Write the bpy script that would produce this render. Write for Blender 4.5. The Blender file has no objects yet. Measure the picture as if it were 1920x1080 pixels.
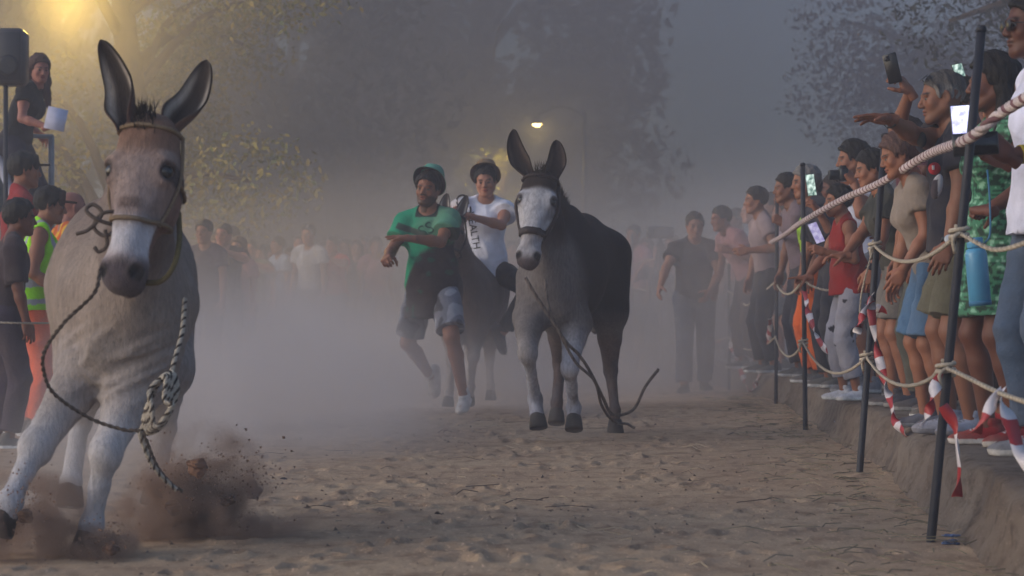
import bpy, math, random
import numpy as np
from mathutils import Vector, Matrix

# ------------------------------------------------------------------ camera, sky, sun, exposure
S = bpy.context.scene
COL = S.collection
H_CAM, LENS, HOR = 0.82, 80.0, 580.0
FPX = LENS / 36.0 * 1920
cam = bpy.data.cameras.new('camera'); cam_o = bpy.data.objects.new('camera', cam); COL.objects.link(cam_o)
cam_o.location = (0, 0, H_CAM); cam_o.rotation_euler = (math.pi / 2, 0, 0)
cam.lens = LENS; cam.sensor_width = 36; cam.shift_y = (HOR - 540) / 1920
cam.clip_start = 0.05; cam.clip_end = 3000
cam.dof.use_dof = True; cam.dof.focus_distance = 11.3; cam.dof.aperture_fstop = 5.6
S.camera = cam_o
W = bpy.data.worlds.new('World'); S.world = W; W.use_nodes = True
nt = W.node_tree; nt.nodes.clear()
wo = nt.nodes.new('ShaderNodeOutputWorld'); bg = nt.nodes.new('ShaderNodeBackground'); sky = nt.nodes.new('ShaderNodeTexSky')
SUN_EL, SUN_AZ = math.radians(18.0), math.radians(255.0)
sky.sky_type = 'NISHITA'; sky.sun_disc = False; sky.sun_elevation = SUN_EL; sky.sun_rotation = SUN_AZ
sky.air_density = 1.0; sky.dust_density = 3.2; sky.ozone_density = 3.4
bg.inputs['Strength'].default_value = 0.145
nt.links.new(sky.outputs[0], bg.inputs[0]); nt.links.new(bg.outputs[0], wo.inputs[0])
sl = bpy.data.lights.new('sun', 'SUN'); so = bpy.data.objects.new('sun', sl); COL.objects.link(so)
sl.energy = 0.25; sl.angle = math.radians(60); sl.color = (1, 0.90, 0.84)
sdir = Vector((math.sin(SUN_AZ) * math.cos(SUN_EL), math.cos(SUN_AZ) * math.cos(SUN_EL), math.sin(SUN_EL)))
so.rotation_euler = sdir.to_track_quat('Z', 'Y').to_euler()
S.view_settings.view_transform = 'Standard'; S.view_settings.look = 'None'
S.view_settings.gamma = 1.0; S.view_settings.use_curve_mapping = False
S.view_settings.exposure = 0.78
S.render.engine = 'CYCLES'
cy = S.cycles
cy.use_denoising = True
try:
    cy.denoiser = 'OPENIMAGEDENOISE'; cy.denoising_input_passes = 'RGB_ALBEDO_NORMAL'
except Exception: pass
cy.max_bounces = 6; cy.diffuse_bounces = 2; cy.glossy_bounces = 2; cy.transmission_bounces = 4
cy.volume_bounces = 2; cy.transparent_max_bounces = 8
cy.volume_step_rate = 2.0; cy.volume_max_steps = 48
cy.use_adaptive_sampling = False
cy.sample_clamp_indirect = 4.0; cy.sample_clamp_direct = 12.0
cy.caustics_reflective = False; cy.caustics_refractive = False

HAZE = 0.0085
def P(px, py, Y):
    """photo pixel + distance along the view -> world point"""
    return np.array([(px - 960) / FPX * Y, Y, H_CAM + (HOR - py) / FPX * Y])

# ------------------------------------------------------------------ small maths
f4 = np.float32
def A(*v): return np.array(v if len(v) > 1 else v[0], float)
def nrm(v):
    v = np.asarray(v, float); n = np.linalg.norm(v)
    return v / n if n > 1e-9 else v
def Rx(d): c, s = math.cos(math.radians(d)), math.sin(math.radians(d)); return np.array([[1, 0, 0], [0, c, -s], [0, s, c]])
def Ry(d): c, s = math.cos(math.radians(d)), math.sin(math.radians(d)); return np.array([[c, 0, s], [0, 1, 0], [-s, 0, c]])
def Rz(d): c, s = math.cos(math.radians(d)), math.sin(math.radians(d)); return np.array([[c, -s, 0], [s, c, 0], [0, 0, 1]])
def lin(c):
    c = np.asarray(c, float)
    return np.where(c <= 0.04045, c / 12.92, ((c + 0.055) / 1.055) ** 2.4)
def hexc(h): return lin([int(h[i:i + 2], 16) / 255 for i in (0, 2, 4)])
def sstep(a, b, x):
    t = np.clip((x - a) / (b - a), 0, 1); return t * t * (3 - 2 * t)
def mixc(a, b, m): m = np.asarray(m)[:, None]; return a * (1 - m) + b * m
_nr = np.random.RandomState(7)
_nd = _nr.normal(size=(24, 3)); _nd /= np.linalg.norm(_nd, axis=1)[:, None]; _np = _nr.uniform(0, 6.28, 24)
def wav(p, freq, n=6, o=0, sc=(1, 1, 1)):
    """cheap smooth noise, about -1..1"""
    q = p * np.asarray(sc); r = 0
    for i in range(n):
        j = (i + o) % 24
        r = r + np.sin(q @ (_nd[j] * freq * (0.7 + 0.13 * i)) + _np[j] + 1.7 * np.sin(q @ (_nd[(j + 5) % 24] * freq * 0.6) + _np[(j + 3) % 24]))
    return r / n * 1.5

# ------------------------------------------------------------------ distance fields -> one continuous mesh
class Fld:
    def __init__(s, lo, hi, vox):
        s.lo = np.asarray(lo, float); s.v = vox
        s.n = (np.ceil((np.asarray(hi, float) - s.lo) / vox)).astype(int) + 1
        s.d = np.full(tuple(s.n), 1.0, f4)
    def win(s, lo, hi):
        i0 = np.clip(np.floor((lo - s.lo) / s.v).astype(int), 0, s.n); i1 = np.clip(np.ceil((hi - s.lo) / s.v).astype(int) + 1, 0, s.n)
        if (i1 <= i0).any(): return None
        sl = tuple(slice(a, b) for a, b in zip(i0, i1))
        g = [(s.lo[i] + s.v * np.arange(i0[i], i1[i])).astype(f4) for i in range(3)]
        return sl, g[0][:, None, None], g[1][None, :, None], g[2][None, None, :]
    def mix(s, sl, e, k, sub):
        d = s.d[sl]
        if sub: d, e = -d, e
        if k > 1e-6:
            h = np.clip(0.5 + 0.5 * (d - e) / k, 0, 1)
            r = d + (e - d) * h - k * h * (1 - h)
        else: r = np.minimum(d, e)
        s.d[sl] = -r if sub else r
    def cone(s, a, b, ra, rb=None, k=0.02, flat=False, w=None, fw=1.0, sub=False):
        a, b = np.asarray(a, float), np.asarray(b, float); rb = ra if rb is None else rb
        m = max(ra, rb) * max(1, fw) + k + 3 * s.v
        q = s.win(np.minimum(a, b) - m, np.maximum(a, b) + m)
        if q is None: return s
        sl, X, Y, Z = q; ab = b - a; L = max(np.linalg.norm(ab), 1e-6); u = ab / L
        x, y, z = X - f4(a[0]), Y - f4(a[1]), Z - f4(a[2])
        t0 = (x * u[0] + y * u[1] + z * u[2]) / L; t = np.clip(t0, 0, 1) if not flat else np.clip(t0, -0.2, 1.2)
        x, y, z = x - t * ab[0], y - t * ab[1], z - t * ab[2]
        if w is not None:
            w = nrm(w); c = (x * w[0] + y * w[1] + z * w[2]) * f4(1 - 1 / fw)
            x, y, z = x - c * w[0], y - c * w[1], z - c * w[2]
        e = np.sqrt(x * x + y * y + z * z) - (ra + (rb - ra) * np.clip(t, 0, 1))
        if flat: e = np.maximum(e, np.maximum((t0 - 1) * L, -t0 * L))
        s.mix(sl, e.astype(f4), k, sub); return s
    def ell(s, c, r, R=None, k=0.02, sub=False):
        c = np.asarray(c, float); r = np.asarray(r, float) if np.ndim(r) else np.array([r] * 3, float)
        m = (r.max() if R is not None else r) + k + 3 * s.v
        q = s.win(c - m, c + m)
        if q is None: return s
        sl, X, Y, Z = q; x, y, z = X - f4(c[0]), Y - f4(c[1]), Z - f4(c[2])
        if R is not None:
            R = np.asarray(R); x, y, z = (x * R[0, i] + y * R[1, i] + z * R[2, i] for i in range(3))
        k0 = np.sqrt((x / r[0]) ** 2 + (y / r[1]) ** 2 + (z / r[2]) ** 2)
        k1 = np.sqrt((x / r[0] ** 2) ** 2 + (y / r[1] ** 2) ** 2 + (z / r[2] ** 2) ** 2) + 1e-6
        s.mix(sl, (k0 * (k0 - 1) / k1).astype(f4), k, sub); return s
    def cut(s, p, n):
        """keep the side the normal points away from"""
        n = nrm(n); sl, X, Y, Z = s.win(s.lo, s.lo + s.v * s.n)
        e = (X - p[0]) * n[0] + (Y - p[1]) * n[1] + (Z - p[2]) * n[2]
        s.d = np.maximum(s.d, e.astype(f4)); return s
    def at(s, p):
        i = np.clip(np.round((np.asarray(p) - s.lo) / s.v).astype(int), 0, s.n - 1); return s.d[tuple(i.T)] if i.ndim > 1 else s.d[tuple(i)]
    def surf(s, c, d, r0=0.0, r1=0.5):
        """march outward from c along d to the last surface point"""
        t = np.linspace(r0, r1, 120); d = nrm(d); pts = np.asarray(c)[None] + t[:, None] * d[None]
        ins = np.where(s.at(pts) < 0)[0]
        return pts[ins[-1]] if len(ins) else np.asarray(c, float)
    def mesh(s):
        d = s.d.copy()
        for ax in range(3):
            i = [slice(None)] * 3; i[ax] = 0; d[tuple(i)] = np.maximum(d[tuple(i)], 0.001); i[ax] = -1; d[tuple(i)] = np.maximum(d[tuple(i)], 0.001)
        sg = d < 0; n = d.shape
        cnt = np.zeros(tuple(q - 1 for q in n), np.int8)
        cs = [(a, b, c) for a in (0, 1) for b in (0, 1) for c in (0, 1)]
        sh = lambda arr, o: arr[o[0]:n[0] - 1 + o[0], o[1]:n[1] - 1 + o[1], o[2]:n[2] - 1 + o[2]]
        for o in cs: cnt += sh(sg, o)
        mixed = (cnt > 0) & (cnt < 8); ci = np.argwhere(mixed)
        vid = np.full(mixed.shape, -1, np.int32); vid[mixed] = np.arange(len(ci))
        vals = np.stack([d[ci[:, 0] + o[0], ci[:, 1] + o[1], ci[:, 2] + o[2]] for o in cs], 1)
        acc = np.zeros((len(ci), 3)); w = np.zeros(len(ci)); co = np.array(cs, float)
        for i in range(8):
            for j in range(i + 1, 8):
                if np.abs(co[i] - co[j]).sum() != 1: continue
                a, b = vals[:, i], vals[:, j]; m = (a < 0) != (b < 0)
                t = np.where(m, a / np.where(m, a - b, 1), 0)
                acc += np.where(m[:, None], co[i] + t[:, None] * (co[j] - co[i]), 0); w += m
        V = s.lo + s.v * (ci + acc / np.maximum(w, 1)[:, None])
        Q = []
        for ax in range(3):
            b, c = (ax + 1) % 3, (ax + 2) % 3
            i0 = [slice(None)] * 3; i1 = [slice(None)] * 3; i0[ax] = slice(0, -1); i1[ax] = slice(1, None)
            x0, x1 = sg[tuple(i0)], sg[tuple(i1)]
            for inv in (0, 1):
                e = np.argwhere((x0 & ~x1) if not inv else (~x0 & x1))
                e = e[(e[:, b] > 0) & (e[:, c] > 0) & (e[:, b] < n[b] - 1) & (e[:, c] < n[c] - 1)]
                if not len(e): continue
                def g(db, dc):
                    q = e.copy(); q[:, b] += db; q[:, c] += dc; return vid[q[:, 0], q[:, 1], q[:, 2]]
                f = np.stack([g(-1, -1), g(0, -1), g(0, 0), g(-1, 0)], 1)
                Q.append(f[:, ::-1] if inv else f)
        Q = np.concatenate(Q) if Q else np.zeros((0, 4), int)
        return G(V, Q)

class G:
    """geometry record: vertices, quads, triangles, colours, material index per face"""
    def __init__(s, V, Q=None, T=None, C=None, MQ=None):
        s.V = np.asarray(V, float).reshape(-1, 3); s.Q = np.asarray(Q if Q is not None else np.zeros((0, 4)), int).reshape(-1, 4)
        s.T = np.asarray(T if T is not None else np.zeros((0, 3)), int).reshape(-1, 3)
        s.C = C; s.MQ = MQ
    def col(s, c):
        c = np.asarray(c, float); s.C = np.tile(c, (len(s.V), 1)) if c.ndim == 1 else c; return s
    def xf(s, R=None, t=None, k=1.0):
        if R is not None: s.V = s.V @ np.asarray(R).T
        s.V = s.V * k
        if t is not None: s.V = s.V + np.asarray(t)
        return s
    def nor(s):
        N = np.zeros_like(s.V)
        if len(s.Q):
            q = s.V[s.Q]; fn = np.cross(q[:, 2] - q[:, 0], q[:, 3] - q[:, 1])
            for i in range(4): np.add.at(N, s.Q[:, i], fn)
        if len(s.T):
            q = s.V[s.T]; fn = np.cross(q[:, 1] - q[:, 0], q[:, 2] - q[:, 0])
            for i in range(3): np.add.at(N, s.T[:, i], fn)
        return N / (np.linalg.norm(N, axis=1)[:, None] + 1e-12)
    def push(s, amt):
        s.V = s.V + s.nor() * np.asarray(amt)[:, None]; return s
    def lap(s, n=1, f=0.5):
        e = np.concatenate([s.Q[:, [0, 1]], s.Q[:, [1, 2]], s.Q[:, [2, 3]], s.Q[:, [3, 0]]]) if len(s.Q) else np.zeros((0, 2), int)
        for _ in range(n):
            acc = np.zeros_like(s.V); w = np.zeros(len(s.V))
            np.add.at(acc, e[:, 0], s.V[e[:, 1]]); np.add.at(w, e[:, 0], 1); np.add.at(acc, e[:, 1], s.V[e[:, 0]]); np.add.at(w, e[:, 1], 1)
            s.V = s.V + f * (acc / np.maximum(w, 1)[:, None] - s.V) * (w > 0)[:, None]
        return s
def join(*gs):
    gs = [g for g in gs if g is not None and len(g.V)]; o = 0; V, Q, T, C, M = [], [], [], [], []
    for g in gs:
        V.append(g.V); Q.append(g.Q + o); T.append(g.T + o); C.append(g.C if g.C is not None else np.full((len(g.V), 3), 0.5))
        M.append(g.MQ if g.MQ is not None else np.zeros(len(g.Q), int)); o += len(g.V)
    return G(np.concatenate(V), np.concatenate(Q), np.concatenate(T), np.concatenate(C), np.concatenate(M))

def link(name, data=None, parent=None):
    o = bpy.data.objects.new(name, data); COL.objects.link(o)
    if parent is not None: o.parent = parent
    return o
def mesh_of(g, mats, smooth=True):
    me = bpy.data.meshes.new('mesh'); nq, ntr = len(g.Q), len(g.T)
    me.vertices.add(len(g.V)); me.vertices.foreach_set('co', g.V.astype(f4).ravel())
    me.loops.add(nq * 4 + ntr * 3); me.loops.foreach_set('vertex_index', np.concatenate([g.Q.ravel(), g.T.ravel()]).astype(np.int32))
    me.polygons.add(nq + ntr)
    me.polygons.foreach_set('loop_start', np.concatenate([np.arange(nq) * 4, nq * 4 + np.arange(ntr) * 3]).astype(np.int32))
    me.polygons.foreach_set('use_smooth', np.full(nq + ntr, smooth))
    if g.MQ is not None: me.polygons.foreach_set('material_index', np.concatenate([g.MQ, np.zeros(ntr, int)]).astype(np.int32))
    for m in (mats if isinstance(mats, (list, tuple)) else [mats]): me.materials.append(m)
    if g.C is not None:
        at = me.color_attributes.new('Col', 'FLOAT_COLOR', 'POINT')
        at.data.foreach_set('color', np.concatenate([np.clip(g.C, 0, 1), np.ones((len(g.V), 1))], 1).astype(f4).ravel())
    me.update(); me.validate(); return me
def mk(name, g, mat, parent=None, smooth=True): return link(name, mesh_of(g, mat, smooth), parent)
def tag(o, label=None, cat=None, group=None, kind=None):
    for k, v in (('label', label), ('category', cat), ('group', group), ('kind', kind)):
        if v: o[k] = v
    return o
def empty(name, loc, rz=0.0):
    o = link(name); o.location = loc; o.rotation_euler = (0, 0, math.radians(rz)); o.empty_display_size = 0.1; return o
def copy_tree(o, parent=None):
    c = o.copy(); COL.objects.link(c)
    if parent is not None: c.parent = parent
    for ch in list(o.children): copy_tree(ch, c)
    return c

# ------------------------------------------------------------------ basic shapes
def box(c, r, bev=0.0, R=None):
    """box with half sizes r; bev chamfers all edges"""
    r = np.asarray(r, float); b = min(bev, r.min() * 0.95)
    if b <= 0:
        V = [(x, y, z) for x in (-1, 1) for y in (-1, 1) for z in (-1, 1)]; V = np.array(V) * r
        Q = [(0, 1, 3, 2), (4, 6, 7, 5), (0, 4, 5, 1), (2, 3, 7, 6), (0, 2, 6, 4), (1, 5, 7, 3)]
        g = G(V, Q)
    else:
        V, idx = [], {}
        for x in (-1, 1):
            for y in (-1, 1):
                for z in (-1, 1):
                    for ax in range(3):
                        v = np.array([x, y, z]) * (r - b); v[ax] += (x, y, z)[ax] * b; idx[(x, y, z, ax)] = len(V); V.append(v)
        Q, T = [], []
        for ax in range(3):
            b_, c_ = (ax + 1) % 3, (ax + 2) % 3
            for s in (-1, 1):
                k = []
                for p, q in ((-1, -1), (1, -1), (1, 1), (-1, 1)):
                    o = [0, 0, 0]; o[ax] = s; o[b_] = p; o[c_] = q; k.append(idx[tuple(o) + (ax,)])
                Q.append(k if s > 0 else k[::-1])
                for p in (-1, 1):
                    o1 = [0, 0, 0]; o1[ax] = p; o1[b_] = s; o1[c_] = -1; o2 = list(o1); o2[c_] = 1
                    k = [idx[tuple(o1) + (ax,)], idx[tuple(o1) + (b_,)], idx[tuple(o2) + (b_,)], idx[tuple(o2) + (ax,)]]
                    Q.append(k if s * p > 0 else k[::-1])
        for x in (-1, 1):
            for y in (-1, 1):
                for z in (-1, 1):
                    k = [idx[(x, y, z, a)] for a in range(3)]; T.append(k if x * y * z > 0 else k[::-1])
        g = G(V, Q, T)
    return g.xf(R, c)
def frames(P_, up=(0, 0, 1)):
    P_ = np.asarray(P_, float); t = np.gradient(P_, axis=0); t /= np.linalg.norm(t, axis=1)[:, None] + 1e-12
    n = np.zeros_like(t); u = np.asarray(up, float)
    if abs(nrm(u) @ t[0]) > 0.95: u = np.array([1.0, 0.1, 0])
    for i in range(len(t)):
        u = u - t[i] * (u @ t[i]); u = nrm(u); n[i] = u
    return t, n, np.cross(t, n)
def tube(P_, r, seg=8, caps=True, up=(0, 0, 1)):
    P_ = np.asarray(P_, float); n = len(P_); r = np.broadcast_to(np.asarray(r, float), (n,)); t, a, b = frames(P_, up)
    th = np.arange(seg) / seg * 2 * math.pi
    V = (P_[:, None] + r[:, None, None] * (np.cos(th)[None, :, None] * a[:, None] + np.sin(th)[None, :, None] * b[:, None])).reshape(-1, 3)
    i = np.arange(n - 1)[:, None] * seg; j = np.arange(seg)[None]; j2 = (j + 1) % seg
    Q = np.stack([i + j, i + j2, i + seg + j2, i + seg + j], -1).reshape(-1, 4); T = []
    if caps:
        V = np.concatenate([V, P_[:1], P_[-1:]]); c0, c1 = n * seg, n * seg + 1
        T = [(c0, (k + 1) % seg, k) for k in range(seg)] + [(c1, (n - 1) * seg + k, (n - 1) * seg + (k + 1) % seg) for k in range(seg)]
    return G(V, Q, T)
def lathe(prof, seg=24, cap=True):
    """profile of (radius, z) from bottom to top, closed at r~0"""
    pr = np.asarray(prof, float); n = len(pr); th = np.arange(seg) / seg * 2 * math.pi
    V = np.stack([pr[:, 0:1] * np.cos(th), pr[:, 0:1] * np.sin(th), np.repeat(pr[:, 1:2], seg, 1)], -1).reshape(-1, 3)
    i = np.arange(n - 1)[:, None] * seg; j = np.arange(seg)[None]; j2 = (j + 1) % seg
    Q = np.stack([i + j, i + j2, i + seg + j2, i + seg + j], -1).reshape(-1, 4)
    T = []
    if cap:
        V = np.concatenate([V, [[0, 0, pr[0, 1]], [0, 0, pr[-1, 1]]]]); c0, c1 = n * seg, n * seg + 1
        T = [(c0, (k + 1) % seg, k) for k in range(seg)] + [(c1, (n - 1) * seg + k, (n - 1) * seg + (k + 1) % seg) for k in range(seg)]
    return G(V, Q, T)
def spline(pts, n=40):
    """Catmull-Rom through the points"""
    p = np.asarray(pts, float)
    if len(p) == 2: return p[0] + (p[1] - p[0]) * np.linspace(0, 1, n)[:, None]
    p = np.concatenate([[2 * p[0] - p[1]], p, [2 * p[-1] - p[-2]]]); m = len(p) - 3
    t = np.linspace(0, m - 1e-6, n); i = t.astype(int); u = (t - i)[:, None]
    a, b, c, d = p[i], p[i + 1], p[i + 2], p[i + 3]
    return 0.5 * (2 * b + (c - a) * u + (2 * a - 5 * b + 4 * c - d) * u * u + (3 * b - a - 3 * c + d) * u ** 3)
def fuzz(g, n, L, wd, flow, seed=0, lift=.3, keep=None, jit=.25):
    """short hairs standing on a mesh, lying along a flow direction"""
    r = np.random.RandomState(seed); q = g.V[g.Q]; ar = np.linalg.norm(np.cross(q[:, 2] - q[:, 0], q[:, 3] - q[:, 1]), axis=1) + 1e-12; N = g.nor()
    f = r.choice(len(q), n, p=ar / ar.sum()); u = r.rand(n, 1); v = r.rand(n, 1); a = g.Q[f]
    bl = lambda X: (X[a[:, 0]] * (1 - u) + X[a[:, 1]] * u) * (1 - v) + (X[a[:, 3]] * (1 - u) + X[a[:, 2]] * u) * v
    p, nn, c = bl(g.V), bl(N), bl(g.C)
    if keep is not None: m = keep(p); p, nn, c = p[m], nn[m], c[m]; n = len(p)
    T = (flow(p) if callable(flow) else np.tile(A(flow), (n, 1))) + r.normal(0, jit, (n, 3)); T = T - nn * (T * nn).sum(1)[:, None]; T /= np.linalg.norm(T, axis=1)[:, None] + 1e-9
    d = (T + nn * lift) * (L * r.uniform(.5, 1.3, (n, 1))); s = np.cross(T, nn); s = s / (np.linalg.norm(s, axis=1)[:, None] + 1e-9) * wd
    b = p - nn * .001; V = np.stack([b - s, b + s, b + d], 1).reshape(-1, 3); C = np.repeat(c * r.uniform(.65, 1.35, (n, 1)), 3, 0)
    return G(V, None, np.arange(3 * n).reshape(-1, 3), C)
def rope_g(pts, r, n=80, strands=3, pitch=None, seg=6, two=None):
    """twisted rope: helical strands round a spline"""
    P_ = spline(pts, n) if len(pts) != n else np.asarray(pts, float)
    L = np.concatenate([[0], np.cumsum(np.linalg.norm(np.diff(P_, axis=0), axis=1))]); pitch = pitch or r * 7
    m = int(min(1600, max(n, L[-1] / pitch * 9))); s = np.linspace(0, L[-1], m)
    P_ = np.stack([np.interp(s, L, P_[:, i]) for i in range(3)], 1); t, a, b = frames(P_)
    gs = []
    for k in range(strands):
        ph = s / pitch * 2 * math.pi + k * 2 * math.pi / strands
        g = tube(P_ + r * 0.5 * (np.cos(ph)[:, None] * a + np.sin(ph)[:, None] * b), r * 0.56, seg)
        g.col(two[k % len(two)] if two else np.array([0.4, 0.36, 0.3])); gs.append(g)
    return join(*gs)

# ------------------------------------------------------------------ materials
_mats = {}
def pbr(name, color=None, rough=0.8, var=0.15, vscale=20.0, bump=0.2, bscale=200.0, spec=0.3, sss=0.0, stretch=None, metal=0.0, emis=None, estr=0.0, fuzz=0.0, dust=0.0):
    """principled material; colour from the Col attribute when none is given, broken up by noise"""
    if name in _mats: return _mats[name]
    m = bpy.data.materials.new(name); m.use_nodes = True; t = m.node_tree; N, Lk = t.nodes, t.links
    b = N['Principled BSDF']; b.inputs['Roughness'].default_value = rough; b.inputs['Metallic'].default_value = metal
    b.inputs['Specular IOR Level'].default_value = spec
    tc = N.new('ShaderNodeTexCoord'); src = tc.outputs['Object']
    if stretch:
        mp = N.new('ShaderNodeMapping'); mp.inputs['Scale'].default_value = stretch; Lk.new(src, mp.inputs[0]); src = mp.outputs[0]
    if color is None:
        c = N.new('ShaderNodeVertexColor'); c.layer_name = 'Col'; cs = c.outputs[0]
    else:
        c = N.new('ShaderNodeRGB'); c.outputs[0].default_value = (*color, 1); cs = c.outputs[0]
    nz = N.new('ShaderNodeTexNoise'); nz.inputs['Scale'].default_value = vscale; nz.inputs['Detail'].default_value = 5
    Lk.new(src, nz.inputs['Vector'])
    mr = N.new('ShaderNodeMapRange'); mr.inputs['From Min'].default_value = 0.25; mr.inputs['From Max'].default_value = 0.75
    mr.inputs['To Min'].default_value = 1 - var; mr.inputs['To Max'].default_value = 1 + var
    Lk.new(nz.outputs[0], mr.inputs[0])
    mx = N.new('ShaderNodeMix'); mx.data_type = 'RGBA'; mx.blend_type = 'MULTIPLY'; mx.inputs[0].default_value = 1
    Lk.new(cs, mx.inputs[6]); Lk.new(mr.outputs[0], mx.inputs[7])
    out = mx.outputs[2]
    if dust > 0:
        n2 = N.new('ShaderNodeTexNoise'); n2.inputs['Scale'].default_value = 4; n2.inputs['Detail'].default_value = 6; Lk.new(tc.outputs['Object'], n2.inputs['Vector'])
        r2 = N.new('ShaderNodeMapRange'); r2.inputs['From Min'].default_value = 0.4; r2.inputs['From Max'].default_value = 0.75; r2.inputs['To Max'].default_value = dust; Lk.new(n2.outputs[0], r2.inputs[0])
        m2 = N.new('ShaderNodeMix'); m2.data_type = 'RGBA'; Lk.new(r2.outputs[0], m2.inputs[0]); Lk.new(out, m2.inputs[6]); m2.inputs[7].default_value = (0.22, 0.17, 0.13, 1); out = m2.outputs[2]
    Lk.new(out, b.inputs['Base Color'])
    if sss:
        b.inputs['Subsurface Weight'].default_value = sss; b.inputs['Subsurface Radius'].default_value = (0.012, 0.005, 0.003); b.inputs['Subsurface Scale'].default_value = 1.0
    if fuzz: b.inputs['Sheen Weight'].default_value = fuzz; b.inputs['Sheen Roughness'].default_value = 0.6
    if bump:
        n3 = N.new('ShaderNodeTexNoise'); n3.inputs['Scale'].default_value = bscale; n3.inputs['Detail'].default_value = 4; Lk.new(src, n3.inputs['Vector'])
        bp = N.new('ShaderNodeBump'); bp.inputs['Strength'].default_value = bump; bp.inputs['Distance'].default_value = 0.01
        Lk.new(n3.outputs[0], bp.inputs['Height']); Lk.new(bp.outputs[0], b.inputs['Normal'])
    if emis is not None:
        b.inputs['Emission Color'].default_value = (*emis, 1); b.inputs['Emission Strength'].default_value = estr
    _mats[name] = m; return m
M_SKIN = pbr('skin', rough=0.55, var=0.10, vscale=25, bump=0.12, bscale=260, spec=0.35, dust=0.12)
M_CLOTH = pbr('cloth', rough=0.95, var=0.22, vscale=7, bump=0.45, bscale=60, spec=0.08, fuzz=0.05, dust=0.2)
M_HAIR = pbr('hair', rough=0.6, var=0.45, vscale=60, bump=0.7, bscale=90, spec=0.3, stretch=(3, 3, 0.6))
M_FUR = pbr('fur', rough=0.85, var=0.22, vscale=45, bump=0.5, bscale=130, spec=0.15, stretch=(1.6, 1.6, 0.5), fuzz=0.08, dust=0.18)
M_FUR_DARK = pbr('fur_dark', rough=0.85, var=0.3, vscale=45, bump=0.5, bscale=130, spec=0.1, stretch=(1.6, 1.6, 0.5), fuzz=0.02, dust=0.03)
M_SHOE = pbr('shoe', rough=0.8, var=0.25, vscale=40, bump=0.3, bscale=150, spec=0.2, dust=0.75)
M_EYE = pbr('eye', rough=0.3, var=0.0, bump=0, spec=0.6)
M_ROPE = pbr('rope_fibre', rough=0.9, var=0.25, vscale=120, bump=0.5, bscale=400, spec=0.1, dust=0.3)
M_LEATHER = pbr('leather', rough=0.6, var=0.3, vscale=30, bump=0.3, bscale=120, spec=0.3)
M_PLAST = pbr('plastic', rough=0.35, var=0.06, vscale=30, bump=0.03, bscale=300, spec=0.4)
M_HORN = pbr('hoof_horn', rough=0.6, var=0.3, vscale=30, bump=0.3, bscale=80, spec=0.3, stretch=(1, 1, 4), dust=0.4)
# ------------------------------------------------------------------ people
SKIN = dict(tan=hexc('b07a5c'), light=hexc('c8937a'), dark=hexc('7c4a36'), brown=hexc('935c44'), pink=hexc('cc8f7e'))
def ik(a, t, l1, l2, pole):
    a, t = A(a), A(t); v = t - a; L = np.linalg.norm(v); mx = (l1 + l2) * 0.995
    if L > mx: t = a + v / L * mx; L = mx
    u = nrm(t - a); x = (l1 * l1 - l2 * l2 + L * L) / (2 * L); h = math.sqrt(max(l1 * l1 - x * x, 0))
    p = A(pole); p = p - u * (p @ u); p = nrm(p) if np.linalg.norm(p) > 1e-6 else A(0, 0, -1)
    return a + u * x + p * h, t
HANDP = dict(relaxed=[(18, 28, 18), (22, 30, 20), (26, 34, 22), (30, 36, 22), (12, 14)], fist=[(78, 92, 50)] * 4 + [(30, 40)], grip=[(55, 62, 35)] * 4 + [(28, 25)],
             open=[(4, 8, 5), (2, 6, 4), (4, 8, 5), (8, 10, 6), (0, 5)], point=[(2, 6, 4), (76, 90, 50), (80, 92, 50), (82, 92, 50), (30, 40)],
             hold=[(38, 45, 25), (40, 46, 25), (44, 48, 25), (48, 50, 25), (18, 10)], flat=[(10, 6, 4), (6, 5, 4), (12, 8, 5), (22, 12, 8), (-8, 5)])
def hand_g(wr, d, n, left, pose='relaxed', vox=0.0045, sc=1.0):
    """palm with five fingers: d = along fingers, n = the way the palm faces"""
    d = nrm(d); n = A(n) - d * (A(n) @ d); n = nrm(n); x = np.cross(d, n)     # right hand: thumb side
    if left: x = -x
    F = Fld((-.085, -.05, -.06), (.10, .20, .115), vox)
    F.cone((0, -.04, 0), (0, .012, 0), .026, .027, .012, w=(1, 0, 0), fw=1.15)
    kn = [(.030, .092), (.009, .098), (-.012, .094), (-.032, .082)]
    for kx, ky in kn: F.cone((kx * .55, .012, 0), (kx, ky - .012, 0), .0165, .0125, .014)
    F.ell((.028, .035, .010), (.017, .032, .015), k=.015).ell((-.026, .035, .008), (.013, .034, .013), k=.014)
    c = HANDP[pose]; Ls = (.078, .086, .079, .062); r0 = (.0098, .0102, .0096, .0085)
    for i in range(4):
        p = A(kn[i][0], kn[i][1] - .012, 0); a = 0; spread = (kn[i][0] / .09)
        for sgi in range(3):
            a += math.radians(c[i][sgi]); L = Ls[i] * (.46, .30, .24)[sgi]
            q = p + L * A(spread * .25 * math.cos(a), math.cos(a), math.sin(a))
            F.cone(p, q, r0[i] * (1, .93, .86)[sgi], r0[i] * (.95, .88, .72)[sgi], .004); p = q
    a0, a1 = c[4]; p = A(.022, .012, .006); dr = nrm(A(.75, .62, .35 + a0 / 60))
    for sgi, L in enumerate((.040, .034, .028)):
        q = p + L * dr; F.cone(p, q, (.015, .0115, .0105)[sgi], (.0118, .0105, .008)[sgi], .006); p = q
        dr = nrm(dr + A(-.15 - a1 / 80, .25, .12 + a1 / 90))
    g = F.mesh(); R = np.stack([x, d, n], 1)
    g.xf(R if np.linalg.det(R) > 0 else R, None, sc)
    if np.linalg.det(R) < 0: g.Q = g.Q[:, ::-1]
    return g.xf(None, wr)

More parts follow.
